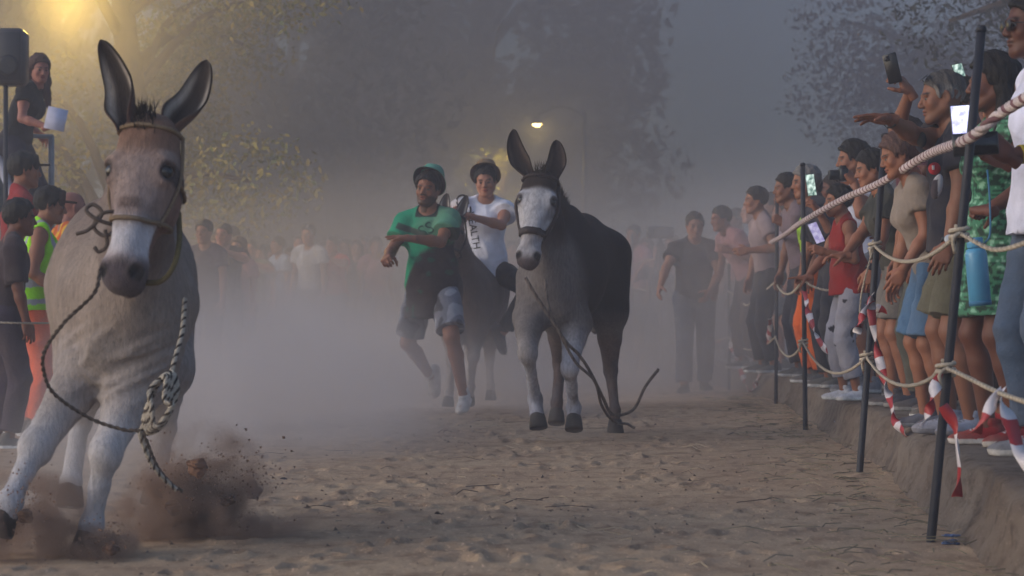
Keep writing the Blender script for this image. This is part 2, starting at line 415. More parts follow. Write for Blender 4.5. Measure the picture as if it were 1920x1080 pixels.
def head_fields(vox, fat=1.0, smile=0, nose=1.0):
    F = Fld((-.105, -.135, -.175), (.105, .145, .14), vox)
    F.ell((0, -.014, .034), (.077, .099, .084), k=.01)
    F.ell((0, .028, -.030), (.061 * fat, .063, .083), k=.03)
    for s in (-1, 1):
        F.cone((s * .052 * fat, -.004, -.050), (s * .022, .062, -.099), .026, .021, .03)
        F.ell((s * .043 * fat, .058, -.026), (.022, .022, .024), k=.02)
        F.ell((s * .028, .083, .021), (.024, .014, .008), Ry(s * 8), k=.014)
    F.ell((0, .071, -.099), (.020, .018, .017), k=.02)
    for s in (-1, 1): F.ell((s * .032, .101, .000), (.020, .019, .012), k=.012, sub=True)
    F.cone((0, .086, .012), (0, .106 * (1 + .04 * (nose - 1)), -.028), .0085, .0125 * nose, .012)
    for s in (-1, 1): F.ell((s * .0135 * nose, .097, -.034), (.0085, .011, .008), k=.006)
    for s in (-1, 1):
        F.ell((s * .032, .080, .0085), (.0175, .011, .0048), k=.004); F.ell((s * .032, .079, -.0085), (.016, .010, .004), k=.004)
    w = .024 + .007 * smile
    F.ell((0, .088, -.0565), (w, .012, .0065), k=.007); F.ell((0, .086, -.0705), (w * .85, .012, .0078), k=.007)
    F.ell((0, .100, -.0632), (w * (1.05 if smile else .95), .016, .0016 + .0035 * smile), k=.003, sub=True)
    for s in (-1, 1):
        F.ell((s * .079, -.010, -.002), (.009, .021, .033), Rx(-12) @ Rz(s * 22), k=.008)
        F.ell((s * .088, -.004, .002), (.006, .011, .019), Rx(-12) @ Rz(s * 22), k=.005, sub=True)
    F.cone((0, -.022, -.04), (0, -.034, -.20), .053 * fat ** .5, .056, .03)
    return F

def head_col(p, skin, brow, stubble=0.0, lipc=None):
    C = np.tile(skin, (len(p), 1)); x, y, z = p.T; ax = np.abs(x)
    red = sstep(.03, .0, np.hypot(ax - .045, z + .03)) * .25 * (y > .03)
    C = C * (1 - red[:, None]) + red[:, None] * skin * A(1.1, .72, .68)
    if stubble:
        m = sstep(-.035, -.055, z + .25 * np.abs(y - .06)) * (y > -.02) * sstep(.012, .02, np.hypot(ax * .5, z + .062)) * stubble
        mm = np.clip((np.abs(z + .044) < .008) * (ax < .03) * (y > .06), 0, 1) * stubble
        m = np.maximum(m, mm); C = C * (1 - m[:, None]) + m[:, None] * (brow * .9)
    lip = sstep(.030, .022, ax + .9 * np.abs(z + .0635) * 1.2) * sstep(.0165, .0125, np.abs(z + .0635)) * (y > .075)
    lc = lipc if lipc is not None else skin * A(.92, .55, .52)
    C = C * (1 - lip[:, None]) + lip[:, None] * lc
    slit = sstep(.0035, .001, np.abs(z + .0632)) * sstep(.028, .022, ax) * (y > .07)
    C = C * (1 - .75 * slit[:, None])
    eb = sstep(.0065, .0035, np.abs(z - .0235 - .10 * np.clip(ax - .02, 0, 1) + 4.5 * (ax - .033) ** 2)) * sstep(.010, .014, ax) * sstep(.056, .048, ax) * (y > .05)
    C = C * (1 - .85 * eb[:, None]) + .85 * eb[:, None] * brow
    ey = sstep(.012, .006, np.hypot((ax - .032) * .6, z)) * (y > .06) * .35
    return C * (1 - ey[:, None])

def person(label, loc, yaw=180, h=1.75, build=1.0, pelvis=(0, 0, .95), lean=4, side=0, twist=0, pyaw=0, head=(0, 0, 0), aR=None, aL=None, pR=None, pL=None,
           lR=None, lL=None, kR=None, kL=None, hR='relaxed', hL='relaxed', hdR=None, hnR=None, hdL=None, hnL=None, footR=None, footL=None,
           top=None, bottom=None, shoes=('555555', 'cccccc'), hair=None, hat=None, skin='tan', brow='241a14', stubble=0.0, smile=0, nose=1.0, fat=1.0, vox=.009, hv=.0055,
           female=False, group=None, glasses=None, name='person', soften=1):
    k = h / 1.75; Ryaw = Rz(yaw); loc = A(loc)
    W2L = lambda w: (Ryaw.T @ (A(w) - loc)) / k
    D2L = lambda w: Ryaw.T @ A(w)
    root = empty(name, loc, yaw); tag(root, label, 'person', group)
    sk = (SKIN[skin] if isinstance(skin, str) else skin) * A(.50, .43, .41) * (.82 + .36 * ((sum(map(ord, label)) * 7) % 11) / 10); br = hexc(brow)
    Pv = A(pelvis); Rp = Rz(pyaw) @ Ry(side * .4) @ Rx(-lean * .35); Rc = Rz(twist) @ Ry(side) @ Rx(-lean)
    Rm = Rz(twist * .5 + pyaw * .5) @ Ry(side * .7) @ Rx(-lean * .7)
    sw = .168 * (0.92 if female else 1.0)
    up = lambda v: Pv + Rm @ A(0, 0, .18) + Rc @ (A(v) - A(0, 0, .18))
    Sh = {s: up((sg * sw, -.012, .472)) for s, sg in (('R', 1), ('L', -1))}
    Nk = up((0, -.018, .525)); Hd_base = up((0, .012, .60))
    Hp = {s: Pv + Rp @ A(sg * .092, 0, -.03) for s, sg in (('R', 1), ('L', -1))}
    Rh = Rz(twist * .6 + head[0]) @ Rx(-lean * .25 + head[1]) @ Ry(head[2])
    Hc = Hd_base + Rh @ A(0, .012, .085)
    E, Wr, Kn, An = {}, {}, {}, {}
    for s, sg in (('R', 1), ('L', -1)):
        t = aR if s == 'R' else aL; p = pR if s == 'R' else pL
        if t is None: t = Sh[s] + Rc @ A(sg * .07, .02, 0) * 1 + A(0, .05, -.53)
        elif isinstance(t, tuple) and t[0] == 'w': t = W2L(t[1])
        else: t = A(t)
        pl = A(p) if p is not None else A(sg * .35, -1, -.2)
        E[s], Wr[s] = ik(Sh[s], t, .285, .255, pl)
        t = lR if s == 'R' else lL; p = kR if s == 'R' else kL
        if t is None: t = (sg * .11, .0 + .03 * sg, .085)
        elif isinstance(t, tuple) and t[0] == 'w': t = W2L(t[1])
        Kn[s], An[s] = ik(Hp[s], t, .43, .425, A(p) if p is not None else A(sg * .12, 1, .1))
    pts = np.array([Pv, Nk, Hc] + list(Sh.values()) + list(Hp.values()) + list(E.values()) + list(Wr.values()) + list(Kn.values()) + list(An.values()))
    lo, hi = pts.min(0) - .24, pts.max(0) + .24
    b = build; bt = 1 + (b - 1) * 1.0; bl = 1 + (b - 1) * .6
    cw = .92 if female else 1.0
    Pm = Pv + Rm @ A(0, 0, .13); Pc = up((0, 0, .32))
    def torso(F, o=0.0, kk=.06):
        F.ell(Pv, A(.158 * bl * (1.05 if female else 1), .108 * bt, .115) + o, Rp, k=kk)
        F.ell(Pm + Rm @ A(0, .012 * (b - 1) * 10 * .5, 0), A(.138 * bt * (.9 if female else 1), .100 * bt + max(0, b - 1.1) * .12, .15) + o, Rm, k=kk)
        F.ell(Pc, A(.158 * cw * bt ** .6, .112 * bt ** .6, .17) + o, Rc, k=kk)
        F.cone(Sh['L'] + Rc @ A(.02, 0, 0), Sh['R'] - Rc @ A(.02, 0, 0), .048 + o * .7, k=.05)
        F.cone(Nk + Rc @ A(0, 0, .02), Sh['L'], .044 + o * .5, .042 + o * .6, k=.04).cone(Nk + Rc @ A(0, 0, .02), Sh['R'], .044 + o * .5, .042 + o * .6, k=.04)
        if female:
            for sg in (-1, 1): F.ell(up((sg * .07, .085, .33)), .062 + o * .6, k=.05)
        for sg, s in ((1, 'R'), (-1, 'L')): F.ell(Pv + Rp @ A(sg * .075, -.06, -.05), A(.085, .085, .09) * bl + o, k=.05)
    def arm(F, s, o=0.0, f0=0, f1=2.0, flare=0, flat=False):
        sg = 1 if s == 'R' else -1
        if not flat:
            F.ell(Sh[s] + (E[s] - Sh[s]) * .10, .053 * bl + o, k=.03)
            F.cone(Sh[s], E[s], .050 * bl + o, .039 * bl + o, k=.02)
            F.ell(Sh[s] * .5 + E[s] * .5, .046 * bl + o, k=.04)
            if f1 > 1:
                m = E[s] * .7 + Wr[s] * .3
                F.cone(E[s], m, .038 * bl + o, .041 * bl + o, k=.02).cone(m, Wr[s], .040 * bl + o, .0265 + o, k=.02)
        else:
            F.ell(Sh[s] + (E[s] - Sh[s]) * .08, .053 * bl + o * .8, k=.03)
            e = Sh[s] + (E[s] - Sh[s]) * min(f1, 1.0)
            if f1 <= 1: F.cone(Sh[s], e, .056 * bl + o, .050 * bl + o + flare, k=.03, flat=True)
            else:
                F.cone(Sh[s], E[s], .055 * bl + o, .045 * bl + o, k=.03); F.cone(E[s], E[s] + (Wr[s] - E[s]) * (f1 - 1), .045 * bl + o, .036 * bl + o, k=.02, flat=True)
    def leg(F, s, o=0.0):
        th = Hp[s] * .55 + Kn[s] * .45; ca = Kn[s] * .68 + An[s] * .32 + nrm(np.cross(Kn[s] - An[s], A(1, 0, 0))) * -.004
        back = Rp @ A(0, -1, 0)
        F.cone(Hp[s], th, .086 * bl + o, .078 * bl + o, k=.05).cone(th, Kn[s], .078 * bl + o, .054 * bl + o, k=.03)
        F.ell(Kn[s], .055 * bl ** .5 + o, k=.02).cone(Kn[s], ca + back * .012, .050 * bl + o, .054 * bl + o, k=.02).cone(ca + back * .012, An[s], .054 * bl + o, .034 + o, k=.02)
    B = Fld(lo, hi, vox); torso(B)
    fdir = {}
    for s in 'RL': arm(B, s); leg(B, s)
    for s in 'RL':
        fd = footR if s == 'R' else footL
        fd = nrm(fd) if fd is not None else nrm(Rz(pyaw) @ A(.22 if s == 'R' else -.22, 1, 0)); fdir[s] = fd
        dn = nrm(np.cross(fd, np.cross(An[s] - Kn[s], fd)));
        if dn @ (An[s] - Kn[s]) < 0: dn = -dn
        fdir[s + 'n'] = dn
        B.cone(An[s] + dn * .045 - fd * .03, An[s] + dn * .055 + fd * .14, .030, .024, k=.03)
    B.cone(Nk - Rc @ A(0, 0, .03), Hd_base + Rh @ A(0, -.012, .03), .058 * fat ** .5, .053 * fat ** .5, k=.03)
    gb = B.mesh(); gb.col(sk)
    gh = head_fields(hv, fat, smile, nose).mesh(); gh.col(head_col(gh.V, sk, br, stubble)); gh.xf(Rh, Hc)
    hands = []
    for s in 'RL':
        hp = hR if s == 'R' else hL
        if hp is None: continue
        hd = hdR if s == 'R' else hdL; hn = hnR if s == 'R' else hnL
        d = D2L(hd) if hd is not None else Wr[s] - E[s] ; n = D2L(hn) if hn is not None else A(-1 if s == 'R' else 1, 0, 0) + .3 * A(0, -1, 0)
        gg = hand_g(Wr[s], d, n, s == 'L', hp, max(.0045, hv * .85)); gg.col(sk * A(1.02, .95, .93)); hands.append(gg)
    g = join(gb, gh, *hands).xf(None, None, k)
    body = mk('body', g, M_SKIN, root)
    # eyes
    for sg in (-1, 1):
        ge = lathe([(0.0001, -.0115)] + [(.0118 * math.cos(a), .0118 * math.sin(a)) for a in np.linspace(-1.35, 1.35, 9)] + [(0.0001, .0115)], 12, False)
        z = ge.V[:, 2]; c = np.where((z > .0095)[:, None], A(.004, .004, .004), np.where((z > .0060)[:, None], A(.03, .017, .01), A(.20, .18, .17))); ge.col(c)
        ge.xf(Rx(-90)); ge.xf(Rh, Hc + Rh @ A(sg * .032, .0765, 0)).xf(None, None, k); mk('eye', ge, M_EYE, body)
    # clothes
    def folds(gg, amp, fr, o=0):
        r_ = 1 - np.abs(wav(gg.V @ Ry(25).T, fr * 1.1, 5, o + 2, (1, 1, .6)))
        return gg.push(amp * (.8 * wav(gg.V, fr, 5, o, (1, 1, .45)) + .5 * wav(gg.V, fr * 2.3, 4, o + 3) + 1.1 * np.clip(r_, 0, 1) ** 3 - .4))
    rs = sum(map(ord, label)) % 17
    def cloth(nm, F, colr, amp=.006, fr=22):
        gg = F.mesh(); gg.lap(soften, .5); folds(gg, amp, fr, rs)
        c = colr(gg.V, dict(Pv=Pv, Rc=Rc, Pc=Pc, Sh=Sh, E=E, Kn=Kn, Hp=Hp, up=up)) if callable(colr) else (hexc(colr) if isinstance(colr, str) else A(colr))
        gg.col(c); return mk(nm, gg.xf(None, None, k), M_CLOTH, root)
    if bottom:
        o = bottom.get('o', .020); F = Fld(lo, hi, vox)
        F.ell(Pv, A(.158 * bl, .108 * bt, .115) + o, Rp, k=.05)
        for sg in (-1, 1): F.ell(Pv + Rp @ A(sg * .075, -.06, -.05), A(.085, .085, .09) * bl + o, k=.05)
        F.cut(Pv + Rp @ A(0, 0, bottom.get('waist', .10)), Rp @ A(0, 0, 1))
        f = bottom.get('len', .8)
        for s in 'RL':
            if f <= 1: F.cone(Hp[s] + (Hp[s] - Kn[s]) * .05, Hp[s] + (Kn[s] - Hp[s]) * f, .090 * bl + o, .078 * bl + o + bottom.get('flare', .012), k=.03, flat=True)
            else:
                F.cone(Hp[s], Kn[s], .088 * bl + o, .062 * bl + o, k=.03); F.cone(Kn[s], Kn[s] + (An[s] - Kn[s]) * (f - 1), .064 * bl + o, .052 * bl + o, k=.02, flat=True)
        if bottom.get('skirt'): F.cone(Pv, Pv + A(0, 0, -bottom['skirt']), .15 + o, .20 + o, k=.04, flat=True, w=(1, 0, 0), fw=1.1)
        cloth(bottom.get('name', 'shorts' if f <= 1 else 'trousers'), F, bottom['c'], bottom.get('amp', .006), 24)
    if top:
        o = top.get('o', .022); F = Fld(lo, hi, vox); torso(F, o)
        hem = top.get('hem', -.02)
        if top.get('skirt'): F.cone(Pv + A(0, 0, .12), Pv + A(0, 0, hem), .14 * bt + o, .16 * bt + o + top['skirt'], k=.06, flat=True, w=Rp @ A(1, 0, 0), fw=1.15)
        elif hem < -.05: F.cone(Pv + A(0, 0, .1), Pv + Rp @ A(0, 0, hem - .05), .135 * bt + o, .15 * bt + o + .01, k=.06, w=Rp @ A(1, 0, 0), fw=1.15)
        F.cut(Pv + Rp @ A(0, 0, hem), Rp @ A(0, top.get('hemtilt', 0), -1))
        sl = top.get('sleeve', .55)
        for s in 'RL':
            if sl > 0: arm(F, s, o, 0, sl, top.get('flare', .012), True)
            elif sl < 0: F.ell(Sh[s] + (E[s] - Sh[s]) * .25 + Rc @ A((1 if s == 'R' else -1) * .03, 0, .0), A(.072, .105, .13), Rc, k=.01, sub=True)
        F.cone(Nk + Rc @ A(0, top.get('neck_y', .045), top.get('neck_z', .035)), Nk + Rc @ A(0, .05, .16), top.get('neck', .068), .10, k=.008, sub=True)
        tp = cloth(top.get('name', 'shirt'), F, top['c'], top.get('amp', .008), 20)
    # shoes
    if shoes:
        for s in 'RL':
            fd, dn = fdir[s], fdir[s + 'n']; x = np.cross(fd, -dn); R = np.stack([x, fd, -dn], 1)
            F = Fld((-.075, -.12, -.10), (.075, .22, .06), .007)
            F.ell((0, -.03, -.045), (.038, .052, .05), k=.02).ell((0, .10, -.062), (.046, .085, .030), k=.03).cone((0, -.03, -.02), (0, .07, -.052), .037, .034, .03)
            F.cone((0, -.012, .0), (0, -.02, .035), .040, .043, .01, flat=True)
            F.cone((0, -.035, -.082), (0, .125, -.082), .046, .052, .008)
            F.cut((0, 0, -.085), (0, 0, -1)); gg = F.mesh(); gg.lap(1)
            up_c, so_c = hexc(shoes[0]), hexc(shoes[1]); z = gg.V[:, 2]; c = np.where((z < -.060)[:, None], so_c, up_c)
            if len(shoes) > 2:
                lc = hexc(shoes[2]); m = (np.abs(gg.V[:, 0]) < .022) & (gg.V[:, 1] > -.0) & (gg.V[:, 1] < .09) & (z > -.055) & (np.sin(gg.V[:, 1] * 330) > 0); c[m] = lc
            gg.col(c).xf(R, An[s]).xf(None, None, k); mk('shoe', gg, M_SHOE, root)
    # hair and hats sit in head space
    def headobj(nm, gg, mat, par=body): return mk(nm, gg.xf(Rh, Hc).xf(None, None, k), mat, par)
    if hair:
        hc = hexc(hair.get('c', '1b1512')); o = hair.get('o', .012); F = Fld((-.16, -.20, -.42 if hair.get('long') else -.16), (.16, .16, .19), max(hv, .006))
        F.ell((0, -.016, .036), A(.077, .098, .084) + o, k=.01); F.ell((0, -.02, .05), A(.07, .09, .08) + o * hair.get('vol', 1.3), k=.02)
        hl = hair.get('line', (.078, .074)); F.cut((0, hl[0], hl[1]), nrm(A(0, .148 * .95, -.165)) if not hair.get('low') else nrm(A(0, .13, -.12)))
        if hair.get('side', True):
            for sg in (-1, 1): F.cone((sg * .074, .030, .05), (sg * .074, .022, .0), .012, .007, .015)
        if hair.get('long'):
            Lh = hair['long']
            for sg in (-1, 0, 1):
                F.cone((sg * .065, -.03, .04), (sg * .085, -.045, -.12), .035, .04, .03).cone((sg * .085, -.045, -.12), (sg * .10, -.05 + .04 * abs(sg), -.12 - Lh), .042, .028, .03)
        if hair.get('bun'): F.ell((0, -.14, .05), (.04, .035, .04), k=.01)
        gg = F.mesh(); gg.push(.006 * wav(gg.V, 95, 5, 2, (1, 1, .35)) + .004 * wav(gg.V, 210, 4, 5, (1, .8, .4)))
        c = np.tile(hc, (len(gg.V), 1))
        if hair.get('grey'): m = sstep(.07, -.02, gg.V[:, 2] + .02 * wav(gg.V, 60, 4))[:, None]; c = c * (1 - m) + hexc(hair['grey']) * m
        gg.col(c)
        if hv < .008: gg = join(gg, fuzz(gg, 1500 if not hair.get('long') else 2600, .022 if o > .008 else .010, .0011, lambda p: np.stack([p[:, 0] * 2, p[:, 1] * 2, -.5 + 0 * p[:, 0] - .3 * (p[:, 2] < .08)], 1), rs, .45))
        tag(headobj('hair', gg, M_HAIR), kind='stuff')
    if hat:
        typ = hat['type']; hc = hexc(hat['c']); ic = hexc(hat.get('in', hat['c']))
        if typ == 'bucket':
            # a deep crown and one brim all round, worn far back so that the brim frames the face
            pr = [(.140, .004), (.134, .009), (.114, .024), (.100, .040), (.097, .075), (.090, .105), (.070, .128), (.035, .140), (.001, .142)]
            inn = [(r - .004, z - .004) for r, z in pr[::-1]]
            gg = lathe(inn[::-1] + [], 32, False); go = lathe(pr, 32, False); gi = lathe(inn[::-1], 32, False)
            go.col(hc); gi.col(ic)
            n = 32; rim = G(np.concatenate([go.V[:n], gi.V[-n:]]), [(i, n + i, n + (i + 1) % n, (i + 1) % n) for i in range(n)]).col(hc)
            gg = join(go, gi, rim); gg.V[:, 2] += .006 * np.sin(np.arctan2(gg.V[:, 1], gg.V[:, 0]) * 3)
            gg.xf(np.diag([.92, 1.02, 1.0])).xf(Rx(hat.get('tilt', 48)), A(0, -.016, .058))
            headobj('hat', gg, M_CLOTH)
        elif typ == 'cap':
            F = Fld((-.13, -.14, -.02), (.13, .22, .16), .006)
            F.ell((0, -.012, .045), A(.077, .098, .080) + .012, k=.01)
            F.cut((0, 0, .048), nrm(A(0, .12, -1)))
            F.cone((0, .07, .055), (0, .13, .050), .070, .045, .006, flat=False); 
            V = None; gg = F.mesh()
            keep = gg.V; gg.V[:, 2] = np.where(gg.V[:, 1] > .09, np.clip(gg.V[:, 2], .044, .056) - 1.2 * gg.V[:, 0] ** 2, gg.V[:, 2])
            headobj('cap', gg.col(hc), M_CLOTH)
    if glasses:
        zz, yy, dz = (.0, .104, 0) if glasses == 'face' else (.104, .078, 0)
        Rg = np.eye(3) if glasses == 'face' else Rx(52)
        gl = []
        for sg in (-1, 1):
            gl.append(lathe([(.0001, -.0015), (.022, -.001), (.023, 0), (.022, .001), (.0001, .0015)], 16, False).xf(np.diag([1.15, .9, 1])).xf(Rx(90)).xf(None, (sg * .031, 0, 0)))
            gl.append(tube(spline([(sg * .056, 0, .004), (sg * .080, -.03, .004), (sg * .086, -.075, .002), (sg * .084, -.10, -.012)], 10), .0022, 5))
        gl.append(tube([(-.010, .001, .004), (.010, .001, .004)], .002, 5))
        gg = join(*gl).col(A(.008, .008, .01)); gg.V *= 1.06; headobj('glasses', gg.xf(Rg, (0, yy, zz)), M_PLAST)
    root['k'] = k; del root['k']
    toW = lambda p: loc + Ryaw @ (A(p) * k)
    return dict(root=root, wr={s: toW(Wr[s]) for s in 'RL'}, el={s: toW(E[s]) for s in 'RL'}, hc=toW(Hc), toW=toW, Hp=Hp, An={s: toW(An[s]) for s in 'RL'}, Pv=toW(Pv), up=lambda v: toW(up(v)), R=Ryaw)
# ------------------------------------------------------------------ donkeys
def ear_g(base, tip, opn, W_, bend=(0, 0, 0), cin='241c1a', cout='5a4036', cedge='b8aca0', ctip='17110f', n=26, m=15):
    base, tip = A(base), A(tip); ax = tip - base; L = np.linalg.norm(ax); u = ax / L; o = A(opn) - u * (A(opn) @ u); o = nrm(o); sd = np.cross(u, o)
    t = np.linspace(0, 1, n); aa = np.linspace(-1, 1, m)
    w = W_ * (.50 + .50 * sstep(0, .38, t)) * np.sqrt(np.clip(1 - t ** 2.8, 0, 1)); w[-1] = W_ * .05
    half = 2.35 * (1 - sstep(0, .55, t)) + .95 * sstep(0, .55, t) + .0
    r = w / np.where(half > 1.57, 1.0, np.sin(np.minimum(half, 1.57))); r = r * (1 - .15 * t)
    c = base + t[:, None] * ax + (t * (1 - t) * 4)[:, None] * A(bend)
    lay = []
    for th in (0.0, .007):
        rr = np.maximum(r - th, .001)
        ang = aa[None] * half[:, None]
        Pt = c[:, None] + rr[:, None, None] * (np.sin(ang)[..., None] * sd - np.cos(ang)[..., None] * o) + (r * .55)[:, None, None] * o
        lay.append(Pt)
    V = np.concatenate([lay[0].reshape(-1, 3), lay[1].reshape(-1, 3)]); Q = []; K = n * m
    for i in range(n - 1):
        for j in range(m - 1):
            a, b, c_, d = i * m + j, i * m + j + 1, (i + 1) * m + j + 1, (i + 1) * m + j
            Q.append((a, b, c_, d)); Q.append((K + a, K + d, K + c_, K + b))
        for j in (0, m - 1):
            a, d = i * m + j, (i + 1) * m + j; Q.append((a, d, K + d, K + a) if j == 0 else (a, K + a, K + d, d))
    for j in range(m - 1):
        a, b = (n - 1) * m + j, (n - 1) * m + j + 1; Q.append((a, b, K + b, K + a))
    tt = np.repeat(t, m); uu = np.abs(np.tile(aa, n))
    ci, co, ct, ce = hexc(cin), hexc(cout), hexc(ctip), hexc(cedge)
    tipm = sstep(.62, .95, tt)[:, None]; rim = sstep(.86, .98, uu)[:, None] * sstep(.1, .4, tt)[:, None]
    Co = co * (1 - tipm) + ct * tipm; Co = Co * (1 - rim) + ct * rim
    e = (sstep(.35, .7, uu) * sstep(.95, .8, uu) * sstep(.02, .2, tt) * sstep(.95, .55, tt))[:, None] * .75
    Ci = ci * (1 - e) + ce * e; Ci = Ci * (1 - rim) + ct * rim
    return G(V, np.array(Q), None, np.concatenate([Co, Ci]))

def donkey(label, J, sc=1.0, headcol=None, bodycol=None, ears=None, L=.52, face=(0, -1, .1), vox=.012, hv=.0055, mane='2a2320', hoofc='2b2624', folds=0.0, name='donkey', tail=True, group=None, thick=1.0, hw=1.15, fur=None, cw=1.0, hairs=0, bw=1.0, nk=1.0):
    mid = (A(J['rump']) + A(J['chest'])) / 2; org = A(mid[0], mid[1], 0)
    root = empty(name, org); tag(root, label, 'donkey', group)
    j = {k: (A(v) - org if np.ndim(v) == 1 else [A(q) - org for q in v]) for k, v in J.items()}
    ch, ru = j['chest'], j['rump']; u = nrm(ch - ru); lat = nrm(np.cross(u, A(j.get('up', A(0, 0, 1)) if 'up' not in J else J['up']))); v = np.cross(lat, u)
    if v[2] < 0: v = -v
    Rb = np.stack([lat, u, v], 1); Lb = np.linalg.norm(ch - ru)
    allp = np.array([ch, ru, j['poll'], j['withers']] + sum([j[q] for q in ('FR', 'FL', 'HR', 'HL')], []))
    B = Fld(allp.min(0) - .42, allp.max(0) + .42, vox); s = sc
    mp = lambda f, dx=0, dz=0: ru + u * (Lb * f) + lat * dx + v * dz
    B.ell(mp(.52, 0, -.01 * s), A(.265 * bw, .50, .305) * s, Rb, k=.02)
    B.ell(mp(.50, 0, -.10 * s), A(.225 * bw, .42, .25) * s, Rb, k=.08)
    B.ell(mp(.10, 0, .02 * s), A(.225 * bw, .27, .26) * s, Rb, k=.10)
    B.ell(mp(.86, 0, -.02 * s), A(.205 * cw, .25, .29) * s, Rb, k=.10)
    B.ell(mp(1.0, 0, -.07 * s), A(.165 * cw, .13, .20) * s, Rb, k=.08)
    B.ell(j['withers'] - v * .10 * s, A(.07, .22, .13) * s, Rb, k=.10)
    for sg in (-1, 1): B.ell(mp(1.0, sg * .085 * s * cw, -.16 * s), A(.080, .10, .12) * s, Rb, k=.045)
    # neck: crest and throat lines
    pol, mz = j['poll'], j['muzzle']; hy = nrm(mz - pol); fz = A(face); fz = nrm(fz - hy * (fz @ hy)); hx = np.cross(hy, fz); Rh = np.stack([hx, hy, fz], 1)
    jaw = pol + hy * .20 * s - fz * .15 * s
    nb = mp(.92, 0, .10 * s); nw = j['withers'] - v * .08 * s
    pb = pol - fz * .07 * s + hy * .02
    nl = nrm(lat + hx * np.sign(lat @ hx))
    nmid = (nb + pb) / 2 + u * .03
    B.cone(nb, nmid, .185 * s * nk, .14 * s * nk, k=.07, w=nl, fw=.78).cone(nmid, pb * .6 + jaw * .4, .14 * s * nk, .105 * s, k=.06, w=nl, fw=.78)
    B.cone(nw, pb, .11 * s, .075 * s, k=.08, w=nl, fw=.62)
    B.cone(mp(1.0, 0, -.02 * s), jaw, .135 * s * nk, .075 * s, k=.06, w=nl, fw=.72)
    hoofs = []
    th = thick
    for q in ('FR', 'FL'):
        sh, el, kn, fe, ho = j[q]
        B.cone(sh, el, .125 * s * cw, .105 * s * cw, k=.07); m = el * .65 + kn * .35
        B.cone(el, m, .098 * s * th, .074 * s * th, k=.06).cone(m, kn, .074 * s * th, .050 * s * th, k=.03); B.ell(kn, A(.060, .056, .068) * s * th, k=.015)
        B.cone(kn, kn * .55 + fe * .45, .046 * s * th, .034 * s * th, k=.02).cone(kn * .55 + fe * .45, fe, .034 * s * th, .035 * s * th, k=.02)
        B.ell(fe, A(.045, .042, .045) * s * th, k=.02); B.cone(fe, fe * .35 + ho * .65, .037 * s * th, .044 * s * th, k=.02)
        hoofs.append((fe, ho))
    for q in ('HR', 'HL'):
        hp, st, hk, fe, ho = j[q]
        B.cone(hp, st, .17 * s, .125 * s, k=.09); m = st * .55 + hk * .45
        B.cone(st, m, .115 * s, .072 * s * th, k=.05).cone(m, hk, .072 * s * th, .045 * s * th, k=.03); B.ell(hk, A(.046, .058, .055) * s * th, k=.02)
        B.cone(hk, fe, .040 * s * th, .036 * s * th, k=.02); B.ell(fe, A(.043, .043, .043) * s * th, k=.02); B.cone(fe, fe * .35 + ho * .65, .036 * s * th, .042 * s * th, k=.02)
        hoofs.append((fe, ho))
    if tail:
        t0 = mp(-.12, 0, .12 * s); B.cone(t0, t0 - u * .10 * s - v * .25 * s, .035 * s, .022 * s, k=.04).cone(t0 - u * .10 * s - v * .25 * s, t0 - u * .12 * s - v * .62 * s, .022 * s, .035 * s, k=.02)
    gb = B.mesh(); gb.lap(2, .5)
    gb.push(.005 * wav(gb.V, 9, 5) + .002 * wav(gb.V, 26, 5, 4))
    if folds:
        c0 = ch - v * .20 * s; dd = np.linalg.norm((gb.V - c0) * A(1, 1, 1.25), axis=1); m = sstep(.30, .12, dd)
        q = gb.V - c0; wv = 1.6 * np.clip(1 - np.abs(wav(q @ Ry(24).T, 46, 6, 3, (.30, .4, 1.5))), 0, 1) ** 2.5 - .5
        gb.push(folds * m * wv)
    gb.col(bodycol(gb.V + org, j, org) if callable(bodycol) else hexc(bodycol))
    # head in its own finer grid; y runs poll -> muzzle, z is the front of the face
    F = Fld((-.17, -.14, -.26), (.17, L + .14, .12), hv); e = L
    F.ell((0, .08 * e, -.035), (.090, .10, .080), k=.02)
    F.ell((0, .29 * e, -.045), (.094, .115, .072), k=.04)
    F.cone((0, .30 * e, -.035), (0, .80 * e, -.030), .066, .045, k=.04, w=(1, 0, 0), fw=1.0)
    F.ell((0, .60 * e, .006), (.040, .14, .025), k=.03)
    for sg in (-1, 1):
        F.ell((sg * .070, .285 * e, -.002), (.036, .050, .030), k=.03)
        F.ell((sg * .060, .36 * e, -.110), (.032, .125, .085), k=.05)
        F.cone((sg * .044, .46 * e, -.050), (sg * .030, .76 * e, -.045), .030, .022, k=.02)
        F.cone((sg * .050, .40 * e, -.030), (sg * .052, .56 * e, -.050), .016, .010, k=.015)
        F.ell((sg * .046, .40 * e, -.005), (.018, .07, .016), k=.02)
    F.cone((0, .34 * e, -.150), (0, .86 * e, -.090), .052, .036, k=.04)
    F.ell((0, .90 * e, -.040), (.067, .074, .062), k=.03); F.ell((0, .985 * e, -.050), (.056, .040, .050), k=.03)
    F.ell((0, .93 * e, -.105), (.044, .058, .032), k=.012)
    for sg in (-1, 1):
        F.ell((sg * .040, .935 * e, -.012), (.025, .036, .028), Rz(sg * 12), k=.015)
        F.ell((sg * .053, .950 * e, .004), (.0125, .026, .017), Rz(sg * 20), k=.007, sub=True)
        F.ell((sg * .100, .305 * e, .008), (.022, .030, .024), k=.012, sub=True)
        F.cone((sg * .070, .305 * e - .036, .016), (sg * .096, .305 * e - .026, -.004), .012, .010, k=.014)
        F.cone((sg * .080, .305 * e + .034, .004), (sg * .092, .305 * e + .026, -.016), .008, .007, k=.012)
    F.ell((0, 1.02 * e, -.083), (.070, .075, .0035), k=.008, sub=True)
